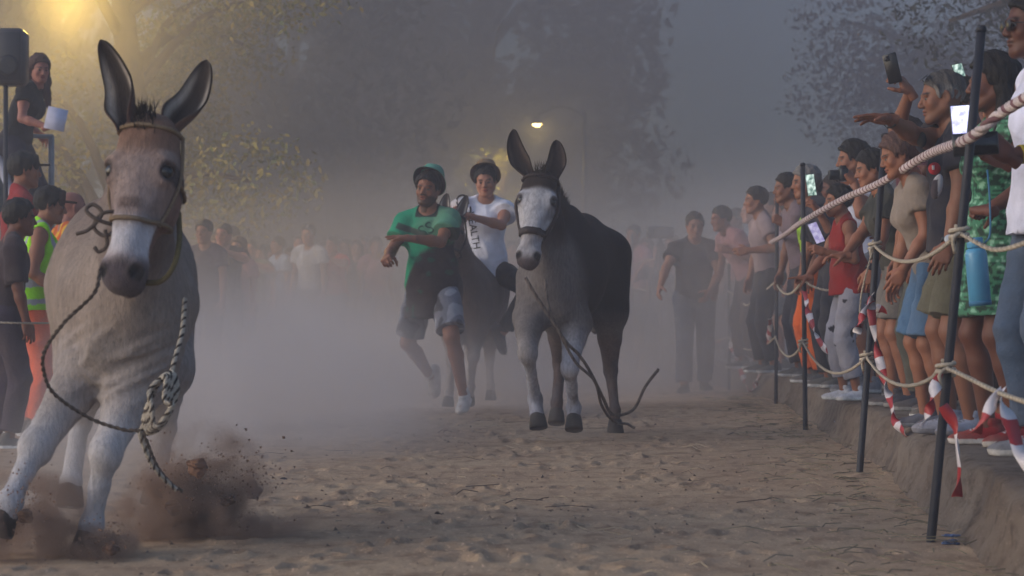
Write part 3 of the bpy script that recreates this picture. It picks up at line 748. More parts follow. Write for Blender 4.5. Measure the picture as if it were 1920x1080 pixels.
    gh = F.mesh(); gh.lap(1, .4); gh.push(.0022 * wav(gh.V, 30, 5, 6) + .0012 * wav(gh.V, 85, 4, 2))
    gh.col(headcol(gh.V / A(1, e / .52, 1)) if callable(headcol) else hexc(headcol)); gh.xf(np.diag([hw, 1, 1])).xf(Rh, pol)
    h2o = lambda p: pol + Rh @ (A(p) * A(hw, 1, 1))
    earg = [ear_g(A(b) - org, A(t) - org, o, w, *rest) for b, t, o, w, *rest in ears]
    fz_ = None
    if hairs:
        gs_ = join(gb, gh); fz_ = fuzz(gs_, hairs, .014 * s, .0011, (0, .45, -1), 5, .35, lambda p: (p[:, 2] > .12)); tag(mk('coat_hair', fz_, fur or M_FUR, root, False), kind='stuff')
    g = join(gb, gh, *earg)
    body = mk('body', g, fur or M_FUR, root)
    for sg in (-1, 1):
        ge = lathe([(.0001, -.025)] + [(.025 * math.cos(a), .025 * math.sin(a)) for a in np.linspace(-1.3, 1.3, 9)] + [(.0001, .025)], 14, False).col(A(.006, .005, .004))
        mk('eye', ge.xf(Rh, h2o((sg * .080, .305 * e, -.004))), M_EYE, body)
    for fe, ho in hoofs:
        d = nrm(ho - fe); ux = nrm(np.cross(d, A(.1, 1, .2))); uy = np.cross(d, ux); R = np.stack([ux, uy, -d], 1)
        gg = lathe([(.0001, 0), (.052, 0), (.054, .008), (.046, .060), (.042, .082), (.036, .092), (.0001, .092)], 18, False).col(hexc(hoofc)); gg.V[:, 1] *= 1.12
        gg.V += .0015 * wav(gg.V, 90, 4)[:, None]; mk('hoof', gg.xf(R, None, s * 1.0 * th).xf(None, ho), M_HORN, root)
    # mane: upright short tufts along the crest and a forelock between the ears
    rn = np.random.RandomState(3); Vm, Tm = [], []
    a0, a1 = nw + v * .10 * s, h2o((0, -.03, .03))
    for i in range(420):
        f = rn.uniform(0, 1); b0 = a0 + (a1 - a0) * f + v * .02 * math.sin(f * 3.1) + nl * rn.normal(0, .008); d = nrm(v + fz * .2 + rn.normal(0, .25, 3)) * (.05 + .03 * rn.rand()) * s
        if f > .9: d = nrm(fz * .6 + v * .8 + rn.normal(0, .3, 3)) * (.05 + .04 * rn.rand()) * s; b0 = h2o((rn.normal(0, .016), rn.uniform(-.03, .05), .025))
        sdv = nrm(np.cross(d, rn.normal(size=3))) * .0035; q = len(Vm); w2 = nrm(np.cross(d, sdv)) * .0035
        Vm += [b0 - sdv, b0 + sdv, b0 + w2, b0 + d]; Tm += [(q, q + 1, q + 3), (q + 1, q + 2, q + 3), (q + 2, q, q + 3), (q, q + 2, q + 1)]
    tag(mk('mane', G(Vm, None, Tm).col(hexc(mane)), M_HAIR, root, False), kind='stuff')
    def ring(y, a0=0, a1=360, off=.006, n=36, zc=-.05, tilt=0.0):
        out = []
        for a in np.radians(np.linspace(a0, a1, n)):
            dv = A(math.cos(a), 0, math.sin(a)); c = A(0, y * e + tilt * math.sin(a), zc); pt = F.surf(c, dv, 0, .2) + dv * off; out.append(pt)
        return np.array(out)
    return dict(root=root, org=org, h2w=lambda p: org + h2o(p), h2o=h2o, Rh=Rh, ring=ring, F=F, B=B, e=e, body=body, v=v, u=u, lat=lat, mp=lambda *q: org + mp(*q))
# ------------------------------------------------------------------ ground, bank, trees, lamps
rng = np.random.RandomState(11)
FX = lambda Y: np.interp(Y, [4, 8.03, 12.0, 15.6, 19.75, 23.2, 30, 40], [1.2, 1.48, 1.84, 2.0, 2.27, 2.24, 1.6, .6])     # fence line on the right
BANK = .25
yy = np.concatenate([[-40, -10, 0, 3], np.geomspace(4, 40, 520), np.geomspace(42, 900, 40)])
tt = np.linspace(-1, 1, 420); tt = np.sign(tt) * np.abs(tt) ** 1.15
wx = np.where(yy < 4, 8, np.where(yy < 41, 1.2 + .33 * yy, .33 * 41 + 1.2 + (yy - 41) * 1.3))
GX = tt[None] * wx[:, None]; GY = np.repeat(yy[:, None], len(tt), 1)
p3 = np.stack([GX.ravel(), GY.ravel(), np.zeros(GX.size)], 1)
amp = sstep(40, 24, p3[:, 1]) * sstep(2, 4, p3[:, 1])
def fbm(x, y, o):
    q = np.stack([x, y, 0 * x], 1); return .8 * wav(q, 1.7, 5, o) + .5 * wav(q, 6, 6, o + 3) + .22 * wav(q, 19, 6, o + 5) + .22 * wav(q, 61, 6, o + 9)
z = .010 * fbm(p3[:, 0], p3[:, 1], 1) * amp
for _ in range(520):                                     # hoof and foot prints, mostly in the running line
    hy_ = rng.uniform(5.2, 24); hx_ = rng.normal(-.3, 1.1); r = rng.uniform(.035, .075)
    i0, i1 = np.searchsorted(yy, [hy_ - .2, hy_ + .2])
    if i1 <= i0: continue
    sl_ = slice(i0 * len(tt), i1 * len(tt)); d_ = np.hypot(p3[sl_, 0] - hx_, (p3[sl_, 1] - hy_) * .8)
    z[sl_] += (-.030 * sstep(r, r * .45, d_) + .014 * sstep(r * .9, r * 1.2, d_) * sstep(r * 1.9, r * 1.2, d_)) * rng.uniform(.5, 1.1)
p3[:, 2] = z
n_, m_ = GX.shape; ii = np.arange(n_ - 1)[:, None] * m_; jj = np.arange(m_ - 1)[None]
Q_ = np.stack([ii + jj, ii + jj + 1, ii + m_ + jj + 1, ii + m_ + jj], -1).reshape(-1, 4)
def earth(name, c1, c2, c3, sc=1.0):
    m = bpy.data.materials.new(name); m.use_nodes = True; t = m.node_tree; N, Lk = t.nodes, t.links; b = N['Principled BSDF']
    b.inputs['Roughness'].default_value = .95; b.inputs['Specular IOR Level'].default_value = .1
    tc = N.new('ShaderNodeTexCoord')
    def noise(s_, det=8, st=(1, 1, 1), ro=.6):
        mp = N.new('ShaderNodeMapping'); mp.inputs['Scale'].default_value = st; Lk.new(tc.outputs['Object'], mp.inputs[0])
        n = N.new('ShaderNodeTexNoise'); n.inputs['Scale'].default_value = s_ * sc; n.inputs['Detail'].default_value = det; n.inputs['Roughness'].default_value = ro; Lk.new(mp.outputs[0], n.inputs['Vector']); return n.outputs[0]
    def ramp(src, a, b_, lo, hi):
        r = N.new('ShaderNodeMapRange'); r.inputs['From Min'].default_value = a; r.inputs['From Max'].default_value = b_; r.inputs['To Min'].default_value = lo; r.inputs['To Max'].default_value = hi; Lk.new(src, r.inputs[0]); return r.outputs[0]
    def mixn(f, a, b_):
        x = N.new('ShaderNodeMix'); x.data_type = 'RGBA'; Lk.new(f, x.inputs[0])
        for i, q in ((6, a), (7, b_)):
            if isinstance(q, tuple): x.inputs[i].default_value = (*q, 1)
            else: Lk.new(q, x.inputs[i])
        return x.outputs[2]
    base = mixn(ramp(noise(1.3), .35, .65, 0, 1), c1, c2)
    base = mixn(ramp(noise(9, 8, (1, .6, 1)), .48, .70, 0, .75), base, c3)
    base = mixn(ramp(noise(60, 4, (1, .35, 1)), .60, .72, 0, .8), base, tuple(q * 2.0 for q in c1))
    base = mixn(ramp(noise(38, 3), .64, .70, 0, .8), base, tuple(q * .35 for q in c1))
    Lk.new(base, b.inputs['Base Color'])
    bp = N.new('ShaderNodeBump'); bp.inputs['Strength'].default_value = .6; bp.inputs['Distance'].default_value = .025
    Lk.new(noise(26, 10, (1, .7, 1), .7), bp.inputs['Height']); Lk.new(bp.outputs[0], b.inputs['Normal']); return m
M_EARTH = earth('dry_earth', tuple(hexc('a68b72')), tuple(hexc('b49a7e')), tuple(hexc('765c49')))
M_BANK = earth('bank_earth', tuple(hexc('6b5d52')), tuple(hexc('7b7066')), tuple(hexc('463a32')), 1.6)
tag(mk('ground', G(p3, Q_), M_EARTH), kind='structure')

# raised bank the right-hand crowd stands on: crumbling earth and stone edge
by = np.concatenate([np.linspace(2, 26, 260), np.linspace(26.5, 60, 30)]); rows = []
for y_ in by:
    e = FX(y_) + .17; q = np.array([(e - .10, -.05), (e - .07, .03), (e - .035, .10), (e - .02, .17), (e + .0, .225), (e + .05, BANK - .004), (e + .16, BANK), (e + .5, BANK), (e + 1.2, BANK), (e + 3, BANK), (e + 12, BANK), (e + 40, BANK - .3)])
    rows.append(np.stack([q[:, 0], np.full(len(q), y_), q[:, 1]], 1))
rows = np.array(rows); k_ = rows.shape[1]; bv = rows.reshape(-1, 3); nz_ = wav(bv, 11, 6, 2) * .022 + wav(bv, 33, 6, 7) * .010 + wav(bv, 3.1, 5, 4) * .03
fc = np.tile(np.array([.3, .8, 1, 1, .8, .25, .12, .1, .1, 0, 0, 0]), len(by)); bv[:, 0] += nz_ * fc; bv[:, 2] += nz_ * fc * .35
ii = np.arange(len(by) - 1)[:, None] * k_; jj = np.arange(k_ - 1)[None]
Qb = np.stack([ii + jj, ii + jj + 1, ii + k_ + jj + 1, ii + k_ + jj], -1).reshape(-1, 4)[:, ::-1]
tag(mk('roadside_bank', G(bv, Qb[:, ::-1]), M_BANK), kind='structure')

# straw, twigs and grit on the track
def sticks(n, fx, lmin, lmax, r):
    V, T = [], []
    for _ in range(n):
        x, y = fx(); a = rng.uniform(0, 3.14); L = rng.uniform(lmin, lmax); d = A(math.cos(a), math.sin(a), 0) * L
        c = A(x, y, .014 + rng.rand() * .012); b_ = A(-d[1], d[0], 0) * rng.uniform(-.25, .25); pts = [c - d / 2, c + b_ + A(0, 0, rng.rand() * .015), c + d / 2]; w = A(-d[1], d[0], 0) / L * r
        for a_, e_ in ((0, 1), (1, 2)):
            q = len(V); V += [pts[a_] - w, pts[a_] + w, pts[a_] + A(0, 0, r * 1.6), pts[e_] - w, pts[e_] + w, pts[e_] + A(0, 0, r * 1.6)]
            T += [(q, q + 3, q + 2), (q + 3, q + 5, q + 2), (q + 2, q + 5, q + 1), (q + 5, q + 4, q + 1)]
    return G(V, None, T)
g1 = sticks(160, lambda: (rng.normal(.5, 1.0), rng.uniform(6, 20)), .03, .16, .0018).col(hexc('94836c'))
g2 = sticks(45, lambda: (rng.normal(.4, 1.2), rng.uniform(8, 18)), .04, .26, .0022).col(hexc('5c4b3f'))
def near_bank():
    y = rng.uniform(6, 22); return FX(y) + rng.normal(-.15, .22), y
g3 = sticks(420, near_bank, .04, .22, .0018); g3.col(mixc(np.tile(hexc('7d715a'), (len(g3.V), 1)), hexc('4c4a38'), rng.rand(len(g3.V))))
tag(mk('straw_litter', join(g1, g2, g3), pbr('straw', rough=.9, bump=0, var=.3), None, False), 'thin straw and dry twigs scattered over the track', 'straw', None, 'stuff')
Vg, Tg = [], []
for _ in range(1800):
    y = rng.uniform(5.2, 19); x = rng.normal(0, 1.5); r = rng.uniform(.003, .011) * (1.6 if rng.rand() < .08 else 1); q = len(Vg); c = A(x, y, r * .3)
    for v in ((1, 0, 0), (-.5, .87, 0), (-.5, -.87, 0), (0, 0, .8)): Vg.append(c + A(v) * r * rng.uniform(.6, 1.3))
    Tg += [(q, q + 1, q + 3), (q + 1, q + 2, q + 3), (q + 2, q, q + 3)]
tag(mk('grit', G(Vg, None, Tg).col(hexc('7a6656')), pbr('grit', rough=.95, var=.5, vscale=3, bump=0), None, False), 'small stones and crumbs of soil lying on the track', 'grit', None, 'stuff')
def clod_g(r, seed, sq=(1, .8, .7)):
    F = Fld((-r * 1.8,) * 3, (r * 1.8,) * 3, r / 7); rr = np.random.RandomState(seed)
    for _ in range(7): F.ell(rr.normal(0, r * .42, 3), A(sq) * r * rr.uniform(.5, .9), k=r * .15)
    g = F.mesh(); g.push(r * (.16 * wav(g.V, 3.2 / r, 5, seed) + .10 * wav(g.V, 8 / r, 5, seed + 3))); return g
for (px, py, Y, r, c, lab) in ((476, 916, 9.6, .028, '4a3a34', 'dark angular clod of earth flying beside the kicked up soil'), (604, 909, 11.5, .028, '3b302c', 'dark round clod lying on the track next to a pale pebble'),
                               (634, 911, 11.4, .024, 'a79f97', 'pale pebble lying on the track beside a dark clod'), (534, 901, 11.0, .016, '3a3236', 'small dark stone flung up in front of the dust'),
                               (1034, 873, 12.3, .014, 'b5a494', 'tiny pale pebble on the bare track below the middle donkey'), (820, 965, 9.1, .012, '352a26', 'little dark stone on the near track between pebble and camera')):
    o = mk('clod' if r > .02 else 'pebble', clod_g(r, int(px)).col(hexc(c)), pbr('grit', rough=.95, var=.5, vscale=3, bump=0)); o.location = P(px, py, Y); tag(o, lab, 'stone')

# ------------------------------------------------------------------ trees
M_LEAF = pbr('leaf', rough=.7, var=.3, vscale=1.5, bump=0, spec=.2)
M_BARK = pbr('bark', tuple(hexc('4a3d33')), rough=.95, var=.35, vscale=6, bump=.6, bscale=25)
def tree(label, x, y, h, rad, seed, c1, c2, n=6000, leaf=.17, base=.25, dens=1.0, name='tree', zs=1.0):
    r_ = np.random.RandomState(seed); root = empty(name, (x, y, 0)); tag(root, label, 'tree', 'trees around the track')
    limbs = []; top = A(r_.normal(0, .25), r_.normal(0, .25), h * .8)
    tr = [tube(spline([(0, 0, -.2), (r_.normal(0, .12), r_.normal(0, .12), h * .3), (top[0] * .6, top[1] * .6, h * .55), top], 16), np.linspace(.035 * h ** .9, .012 * h, 16), 10)]
    cl = []
    for i in range(26):
        f = r_.uniform(base, 1.0); a = r_.uniform(0, 6.283); b0 = A(top[0] * f, top[1] * f, h * .8 * f)
        rr = rad * math.sqrt(max(.05, 1 - ((f - .55) / .62) ** 2)) * r_.uniform(.5, 1.0); e = b0 + A(math.cos(a) * rr, math.sin(a) * rr, r_.uniform(.02, .22) * h * zs)
        tr.append(tube(spline([b0, (b0 + e) / 2 + A(0, 0, .05 * h), e], 7), np.linspace(.010 * h, .003 * h, 7), 5)); cl += [(e, rad * r_.uniform(.22, .42)), ((b0 * .35 + e * .65), rad * r_.uniform(.18, .34))]
    mk('trunk', join(*tr), M_BARK, root)
    w = np.array([c[1] ** 2 for c in cl]); idx = r_.choice(len(cl), n, p=w / w.sum()); C0 = np.array([c[0] for c in cl])[idx]; R0 = np.array([c[1] for c in cl])[idx]
    d = r_.normal(size=(n, 3)); d /= np.linalg.norm(d, axis=1)[:, None]; pos = C0 + d * (R0 * r_.uniform(.25, 1, n) ** .6)[:, None] * A(1, 1, .75)
    a = r_.normal(size=(n, 3)); a /= np.linalg.norm(a, axis=1)[:, None]; b_ = np.cross(a, r_.normal(size=(n, 3))); b_ /= np.linalg.norm(b_, axis=1)[:, None]; s_ = leaf * r_.uniform(.6, 1.3, n)[:, None]
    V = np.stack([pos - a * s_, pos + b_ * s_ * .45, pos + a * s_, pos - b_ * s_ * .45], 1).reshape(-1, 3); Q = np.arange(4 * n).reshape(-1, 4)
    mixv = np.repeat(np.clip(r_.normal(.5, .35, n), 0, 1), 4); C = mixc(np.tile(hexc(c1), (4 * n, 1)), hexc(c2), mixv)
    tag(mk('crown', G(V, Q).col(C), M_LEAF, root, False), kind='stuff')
    return root
tree('tree with floodlight yellow put into its leaf colour behind the nearest donkey', -5.7, 33, 9.5, 2.9, 5, '5c6634', '9a8644', 24000, .06, .2)  # leaf colours carry the yellow of the floodlight as well
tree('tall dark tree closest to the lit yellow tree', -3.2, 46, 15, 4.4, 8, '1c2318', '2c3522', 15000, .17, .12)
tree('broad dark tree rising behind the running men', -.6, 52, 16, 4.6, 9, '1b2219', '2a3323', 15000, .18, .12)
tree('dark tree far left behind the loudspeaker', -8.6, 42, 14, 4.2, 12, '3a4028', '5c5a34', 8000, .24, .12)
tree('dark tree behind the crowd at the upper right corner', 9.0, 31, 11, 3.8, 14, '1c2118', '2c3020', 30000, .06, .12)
tree('unseen broad tree added to shade the near spectators on the right', 5.2, 10.5, 10.5, 3.6, 31, '2a3020', '40452c', 15000, .22, .66)  # crown above the frame, added to keep skylight off the crowd
tree('second unseen broad tree added to shade the spectators by the middle posts', 5.8, 17.5, 11.5, 3.6, 33, '2a3020', '40452c', 15000, .22, .68)  # also out of view, added to darken the crowd further along
tree('small tree with lamplight yellow put into its leaf colour between the rider and the middle donkey', -.22, 46.6, 4.3, .75, 17, '6d7a2c', 'a5a03c', 2600, .07, .45)  # warm light of the street lamp is painted into these leaves
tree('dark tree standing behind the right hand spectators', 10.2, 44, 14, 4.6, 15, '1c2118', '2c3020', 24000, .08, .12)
tree('low distant tree between the crowd and the runner', -5.8, 60, 11, 4.0, 19, '343c2c', '454d38', 6000, .26, .12)

# ------------------------------------------------------------------ lamps
M_METAL = pbr('painted_steel', tuple(hexc('3a3d42')), rough=.5, var=.15, vscale=12, bump=.05, metal=.3)
def lamp(label, x, y, z, e, w, colr, size=.22, arm=.8, spread=1.0):
    root = empty('street_lamp', (x + arm, y, 0)); tag(root, label, 'street lamp', 'street lamps')
    mk('post', tube([(0, 0, 0), (0, 0, z * .5), (0, 0, z + .25)], [.07, .055, .04], 10), M_METAL, root)
    mk('arm', tube(spline([(0, 0, z + .15), (-arm * .5, 0, z + .32), (-arm, 0, z + .16)], 10), .025, 8), M_METAL, root)
    hd = mk('lamp_head', lathe([(.001, 0), (size * .6, 0.0), (size * .62, .02), (size * .35, .12), (.03, .16), (.001, .16)], 18, False).xf(None, (-arm, 0, z)), M_METAL, root)
    gl = lathe([(.001, -size * .35)] + [(size * .55 * math.sin(a), -size * .35 * math.cos(a)) for a in np.linspace(.2, 1.57, 7)] + [(.001, 0)], 18, False)
    mk('bulb_glass', gl.xf(None, (-arm, 0, z - .002)), pbr('lamp_glow_%d' % int(e), tuple(colr), emis=colr, estr=e, bump=0, var=0), hd)
    if w:
        l = bpy.data.lights.new('lamplight', 'POINT'); l.energy = w; l.color = colr; l.shadow_soft_size = size * .5; lo = link('lamplight', l); lo.location = (x, y, z - size * .6)
WARM = (1, .72, .30)
p_ = P(128, -48, 26); lamp('bright warm floodlight on a post above the woman at the railing', p_[0], p_[1], p_[2], 60, 180, (1, .70, .15), .5, -.9)
p_ = P(1007, 232, 43); lamp('lit street lamp above the ears of the middle donkey', p_[0], p_[1], p_[2], 22, 60, (1, .70, .22), .17, .9)
p_ = P(916, 305, 45.5); lamp('small lit street lamp beside the hat of the rider', p_[0], p_[1], p_[2], 14, 200, (1, .68, .2), .18, .7)
# ------------------------------------------------------------------ the three donkeys
def d1_head(p):
    x, y, z = p.T; y = y / .52; C = np.tile(hexc('7d6356'), (len(p), 1)); n = .5 + .5 * wav(p, 40, 5)
    C = mixc(C, hexc('8f7f7c'), sstep(.10, .02, np.abs(x) - .02) * sstep(.12, .3, y) * (z > -.06) * .75)
    C = mixc(C, hexc('70503f'), sstep(.25, .05, y) * .7)
    C = mixc(C, hexc('6d4a3e'), (z < -.07) * .6)
    C = mixc(C, hexc('48342f'), sstep(.05, .02, np.abs(y - .53)) * sstep(.05, .02, np.abs(x)) * (z > -.03) * .7)
    C = mixc(C, hexc('bab6bc'), sstep(.56, .72, y + .05 * (n - .5)) * sstep(.95, .76, y) * sstep(-.09, -.03, z))
    C = mixc(C, hexc('4c4246'), sstep(.83, .93, y))
    C = mixc(C, hexc('2a2124'), sstep(.034, .022, np.hypot((np.abs(x) - .094) * 1.2, (y - .305) * .45)) * .9)
    C = mixc(C, hexc('a08a80'), sstep(.03, .012, np.hypot(np.abs(x) - .085, (y - .20) * .5)) * .5)
    C = mixc(C, hexc('191416'), sstep(.030, .016, np.hypot(np.abs(x) - .053, (y - .955) * .52)) * (z > -.03))
    return C * (1 + .12 * wav(p, 70, 4, 3))[:, None]
def d1_body(p, j, org):
    q = p - org; z = q[:, 2]; C = np.tile(hexc('897a70'), (len(p), 1))
    C = mixc(C, hexc('5d4840'), sstep(.9, 1.3, z + .06 * wav(q, 9, 4)) * .6)
    C = mixc(C, hexc('968c88'), sstep(.80, .62, z + .05 * wav(q, 8, 4, 2)) * .9)
    C = mixc(C, hexc('b3aeb0'), sstep(.55, .38, z))
    na = j['chest'] + A(0, 0, .08); nv = j['poll'] - na; t_ = np.clip(((q - na) @ nv) / (nv @ nv), 0, 1); dn = np.linalg.norm(q - na - t_[:, None] * nv, axis=1)
    C = mixc(C, hexc('54423a'), sstep(.24, .15, dn + .03 * wav(q, 12, 4, 5)) * sstep(.02, .25, t_) * .85)
    C = mixc(C, hexc('4a3a34'), sstep(.075, .055, z) * .6)
    return C * (1 + .10 * wav(q, 30, 4, 3))[:, None]
D1 = dict(chest=P(250, 560, 7.62), rump=P(212, 500, 8.72), withers=P(245, 335, 7.95), poll=P(277, 236, 7.32), muzzle=P(216, 546, 7.12), up=(.10, -.05, 1),
          FR=[P(165, 560, 7.80), P(165, 690, 7.72), P(68, 838, 7.55), P(16, 945, 7.42), P(-6, 1000, 7.42)],
          FL=[P(312, 570, 7.80), P(255, 715, 7.66), P(197, 850, 7.50), P(172, 985, 7.55), P(160, 1040, 7.56)],
          HR=[P(165, 540, 8.72), P(165, 690, 8.55), P(150, 790, 8.80), P(133, 905, 8.62), P(130, 950, 8.60)],
          HL=[P(285, 540, 8.80), P(300, 690, 8.60), P(310, 800, 8.95), P(292, 905, 8.90), P(288, 945, 8.90)])
don1 = donkey('big grey brown donkey galloping closest to the camera with a knotted rope halter', D1, 1.0, d1_head, d1_body, L=.53, face=(-.24, -.95, .04), folds=.013, hw=1.12, cw=.86, nk=.84, hairs=60000,
              ears=[(P(243, 240, 7.33), P(188, 74, 7.36), (-.45, -.85, .1), .066, (.010, 0, .0)), (P(316, 252, 7.36), P(388, 112, 7.42), (-.35, -.9, .1), .068, (.015, 0, 0))])
def d2_head(p):
    x, y, z = p.T; y = y / .52; n = wav(p, 45, 5); C = np.tile(hexc('a9a6aa'), (len(p), 1))
    C = mixc(C, hexc('6c6668'), sstep(-.1, .8, n) * .75)
    C = mixc(C, hexc('2b2220'), sstep(.20, .13, y + .02 * n))
    C = mixc(C, hexc('3c3130'), sstep(-.05, -.08, z + .012 * n) * .8 * sstep(.85, .6, y))
    C = mixc(C, hexc('8a8486'), sstep(.66, .72, y) * .5)
    C = mixc(C, hexc('4a4042'), sstep(.93, 1.02, y)); C = mixc(C, hexc('3a2f2e'), (z < -.085) * sstep(.78, .85, y) * .7)
    C = mixc(C, hexc('2a2124'), sstep(.036, .020, np.hypot((np.abs(x) - .094) * 1.2, (y - .305) * .45)) * .9)
    C = mixc(C, hexc('191416'), sstep(.030, .016, np.hypot(np.abs(x) - .053, (y - .955) * .52)) * (z > -.03))
    return C * (1 + .10 * wav(p, 90, 4, 3))[:, None]
def d2_body(p, j, org):
    q = p - org; z = q[:, 2]; n = wav(q, 10, 5); u = nrm(j['chest'] - j['rump']); a = (q - j['chest']) @ u
    C = np.tile(hexc('67605e'), (len(p), 1))
    C = mixc(C, hexc('1a1414'), sstep(-.02, -.26, a + .06 * n) * sstep(.58, .82, z + .05 * n))
    C = mixc(C, hexc('241c1e'), sstep(1.15, 1.35, z + .05 * n))
    C = mixc(C, hexc('8f8784'), sstep(.70, .60, z) * sstep(-.45, -.2, a) * .8)
    C = mixc(C, hexc('5c4c46'), sstep(.7, .6, z) * sstep(-.4, -.7, a) * .9)
    C = mixc(C, hexc('a4a2aa'), sstep(.70, .42, z + .12 * n) * sstep(-.55, -.3, a))
    C = mixc(C, hexc('5a5456'), sstep(.1, .8, wav(q, 30, 5, 2)) * sstep(.66, .4, z) * .75)
    return C * (1 + .10 * wav(q, 34, 4, 3))[:, None]
D2 = dict(chest=P(1030, 520, 14.05), rump=P(1097, 480, 15.05), withers=P(1065, 400, 14.45), poll=P(1014, 330, 13.85), muzzle=P(984, 512, 13.55),
          FR=[P(998, 520, 14.15), P(992, 598, 14.05), P(990, 662, 13.75), P(1004, 748, 14.0), P(1010, 803, 13.95)],
          FL=[P(1066, 520, 14.2), P(1080, 605, 14.15), P(1068, 690, 13.9), P(1076, 764, 14.1), P(1076, 806, 14.05)],
          HR=[P(1062, 480, 15.05), P(1050, 590, 14.85), P(1050, 680, 15.15), P(1044, 755, 15.0), P(1043, 794, 14.95)],
          HL=[P(1134, 480, 15.1), P(1142, 585, 14.95), P(1145, 695, 15.2), P(1153, 770, 15.1), P(1154, 813, 15.1)])
don2 = donkey('dark backed donkey with a whitish face trotting in the middle of the track', D2, 1.06, d2_head, d2_body, L=.58, face=(-.12, -.95, .35), hv=.008, vox=.014, thick=1.0, folds=.006, hw=1.16, cw=.76, bw=.86, nk=.90, hairs=26000, fur=M_FUR_DARK,
              ears=[(P(998, 335, 13.87), P(962, 242, 13.95), (-.1, -1, .1), .068, (-.035, 0, 0), '2a211f', '3a2e2a', '54463f'), (P(1038, 338, 13.90), P(1043, 262, 13.95), (-.25, -1, .1), .072, (.012, 0, 0), '2a211f', '3a2e2a', '54463f')])
def d3_body(p, j, org):
    q = p - org; z = q[:, 2]; C = np.tile(hexc('5c4b44'), (len(p), 1)); C = mixc(C, hexc('a89f9b'), sstep(.6, .35, z + .05 * wav(q, 8, 4)))
    return C * (1 + .12 * wav(q, 30, 4, 3))[:, None]
D3 = dict(chest=P(872, 560, 18.25), rump=P(905, 545, 19.25), withers=P(886, 492, 18.5), poll=P(846, 405, 18.05), muzzle=P(832, 525, 17.75),
          FR=[P(850, 570, 18.3), P(850, 625, 18.25), P(848, 675, 18.15), P(842, 730, 18.25), P(840, 762, 18.25)],
          FL=[P(893, 570, 18.35), P(892, 622, 18.3), P(888, 668, 18.2), P(882, 725, 18.35), P(879, 758, 18.4)],
          HR=[P(885, 545, 19.25), P(884, 615, 19.1), P(882, 672, 19.35), P(876, 720, 19.2), P(874, 750, 19.2)],
          HL=[P(922, 545, 19.3), P(920, 615, 19.15), P(918, 672, 19.4), P(920, 722, 19.3), P(920, 750, 19.3)])
don3 = donkey('brown donkey carrying the rider, half hidden behind the runner in green', D3, .92, '6a564c', d3_body, L=.50, face=(-.1, -.95, .3), hv=.010, vox=.016,
              ears=[(P(838, 410, 18.08), P(838, 362, 18.25), (-.2, -1, .2), .058, (-.02, 0, 0), '2a2322', '2b2422'), (P(858, 412, 18.1), P(876, 366, 18.25), (.2, -1, .2), .050, (0, 0, 0), '4a3a34', '4a3a34')])
# ------------------------------------------------------------------ the runners
def w(px, py, Y): return ('w', P(px, py, Y))
def runner_shirt(p, q):
    x, y, z = p.T; C = np.tile(hexc('1f8463'), (len(p), 1)); n = wav(p, 14, 5)
    C = mixc(C, hexc('5a8a72'), sstep(.10, -.15, x + .06 * n) * sstep(1.2, 1.35, z) * .8)
    lim = np.where(x > .02, .76 + (.27 - x) * 1.75, 1.20 + (.02 - x) * .35)
    C = mixc(C, hexc('2b2428'), sstep(.03, -.03, z - lim + .02 * n))
    d = z - (1.32 + .35 * (x + .02)); C = mixc(C, hexc('2c3b34'), sstep(.028, .018, np.abs(d)) * (x > -.10) * (x < .2) * (y > 0))
    C = mixc(C, hexc('1d2a27'), (x < -.19) * (z < 1.375) * (z > 1.1))
    C = mixc(C, hexc('14503f'), (wav(p, 55, 5, 4) > .62) * (z < 1.2) * .7)
    ng = np.hypot(x, y) ; C = mixc(C, hexc('1d2a27'), (z > 1.455) * (np.abs(x) < .085))
    return C
def camo(p, q):
    n = wav(p, 34, 6, 2); C = np.tile(hexc('6c6d77'), (len(p), 1)); C = mixc(C, hexc('3f4048'), n > .2); C = mixc(C, hexc('93949d'), n < -.45); return C
run = person('running man in a green and dark shirt, camouflage shorts and a green brimmed hat', (P(806, 700, 17.4)[0], 17.4, 0), yaw=160, h=1.83, build=1.02, pelvis=(-.02, 0, .975), lean=2, side=3, twist=4, head=(-1, 0, -6),
             aR=w(726, 482, 17.05), pR=(.6, -.8, -.5), aL=w(768, 447, 17.0), pL=(-.8, -.3, -.7), hR='grip', hnR=(.4, -.3, -.8), hL='flat', hdL=(-1, -.1, .12), hnL=(.1, .2, -1),
             lR=w(806, 704, 17.85), kR=(.35, 1, 0), footR=(.05, -.1, -1), lL=w(868, 738, 17.2), kL=(-.3, 1, .1), footL=(-.15, .85, -.35),
             top=dict(c=runner_shirt, hem=-.25, o=.026, sleeve=.62, flare=.02, amp=.008, neck=.07), bottom=dict(c=camo, len=.86, o=.016, flare=.014, amp=.006), shoes=('c9c6c4', 'd8d6d4', '8a8a8a'),
             hair=dict(c='17110f', o=.014), hat=dict(type='bucket', c='4a8a78', **{'in': '2a2627'}, tilt=49), skin='tan', stubble=.75, smile=1, vox=.009, hv=.006)
def rider_shirt(p, q):
    C = np.tile(hexc('d9d9e6'), (len(p), 1)); n = wav(p, 12, 4)
    return mixc(C, hexc('b5b5c4'), sstep(.2, .9, n) * .5)
pv = P(905, 496, 18.75); pk = 1.74 / 1.75
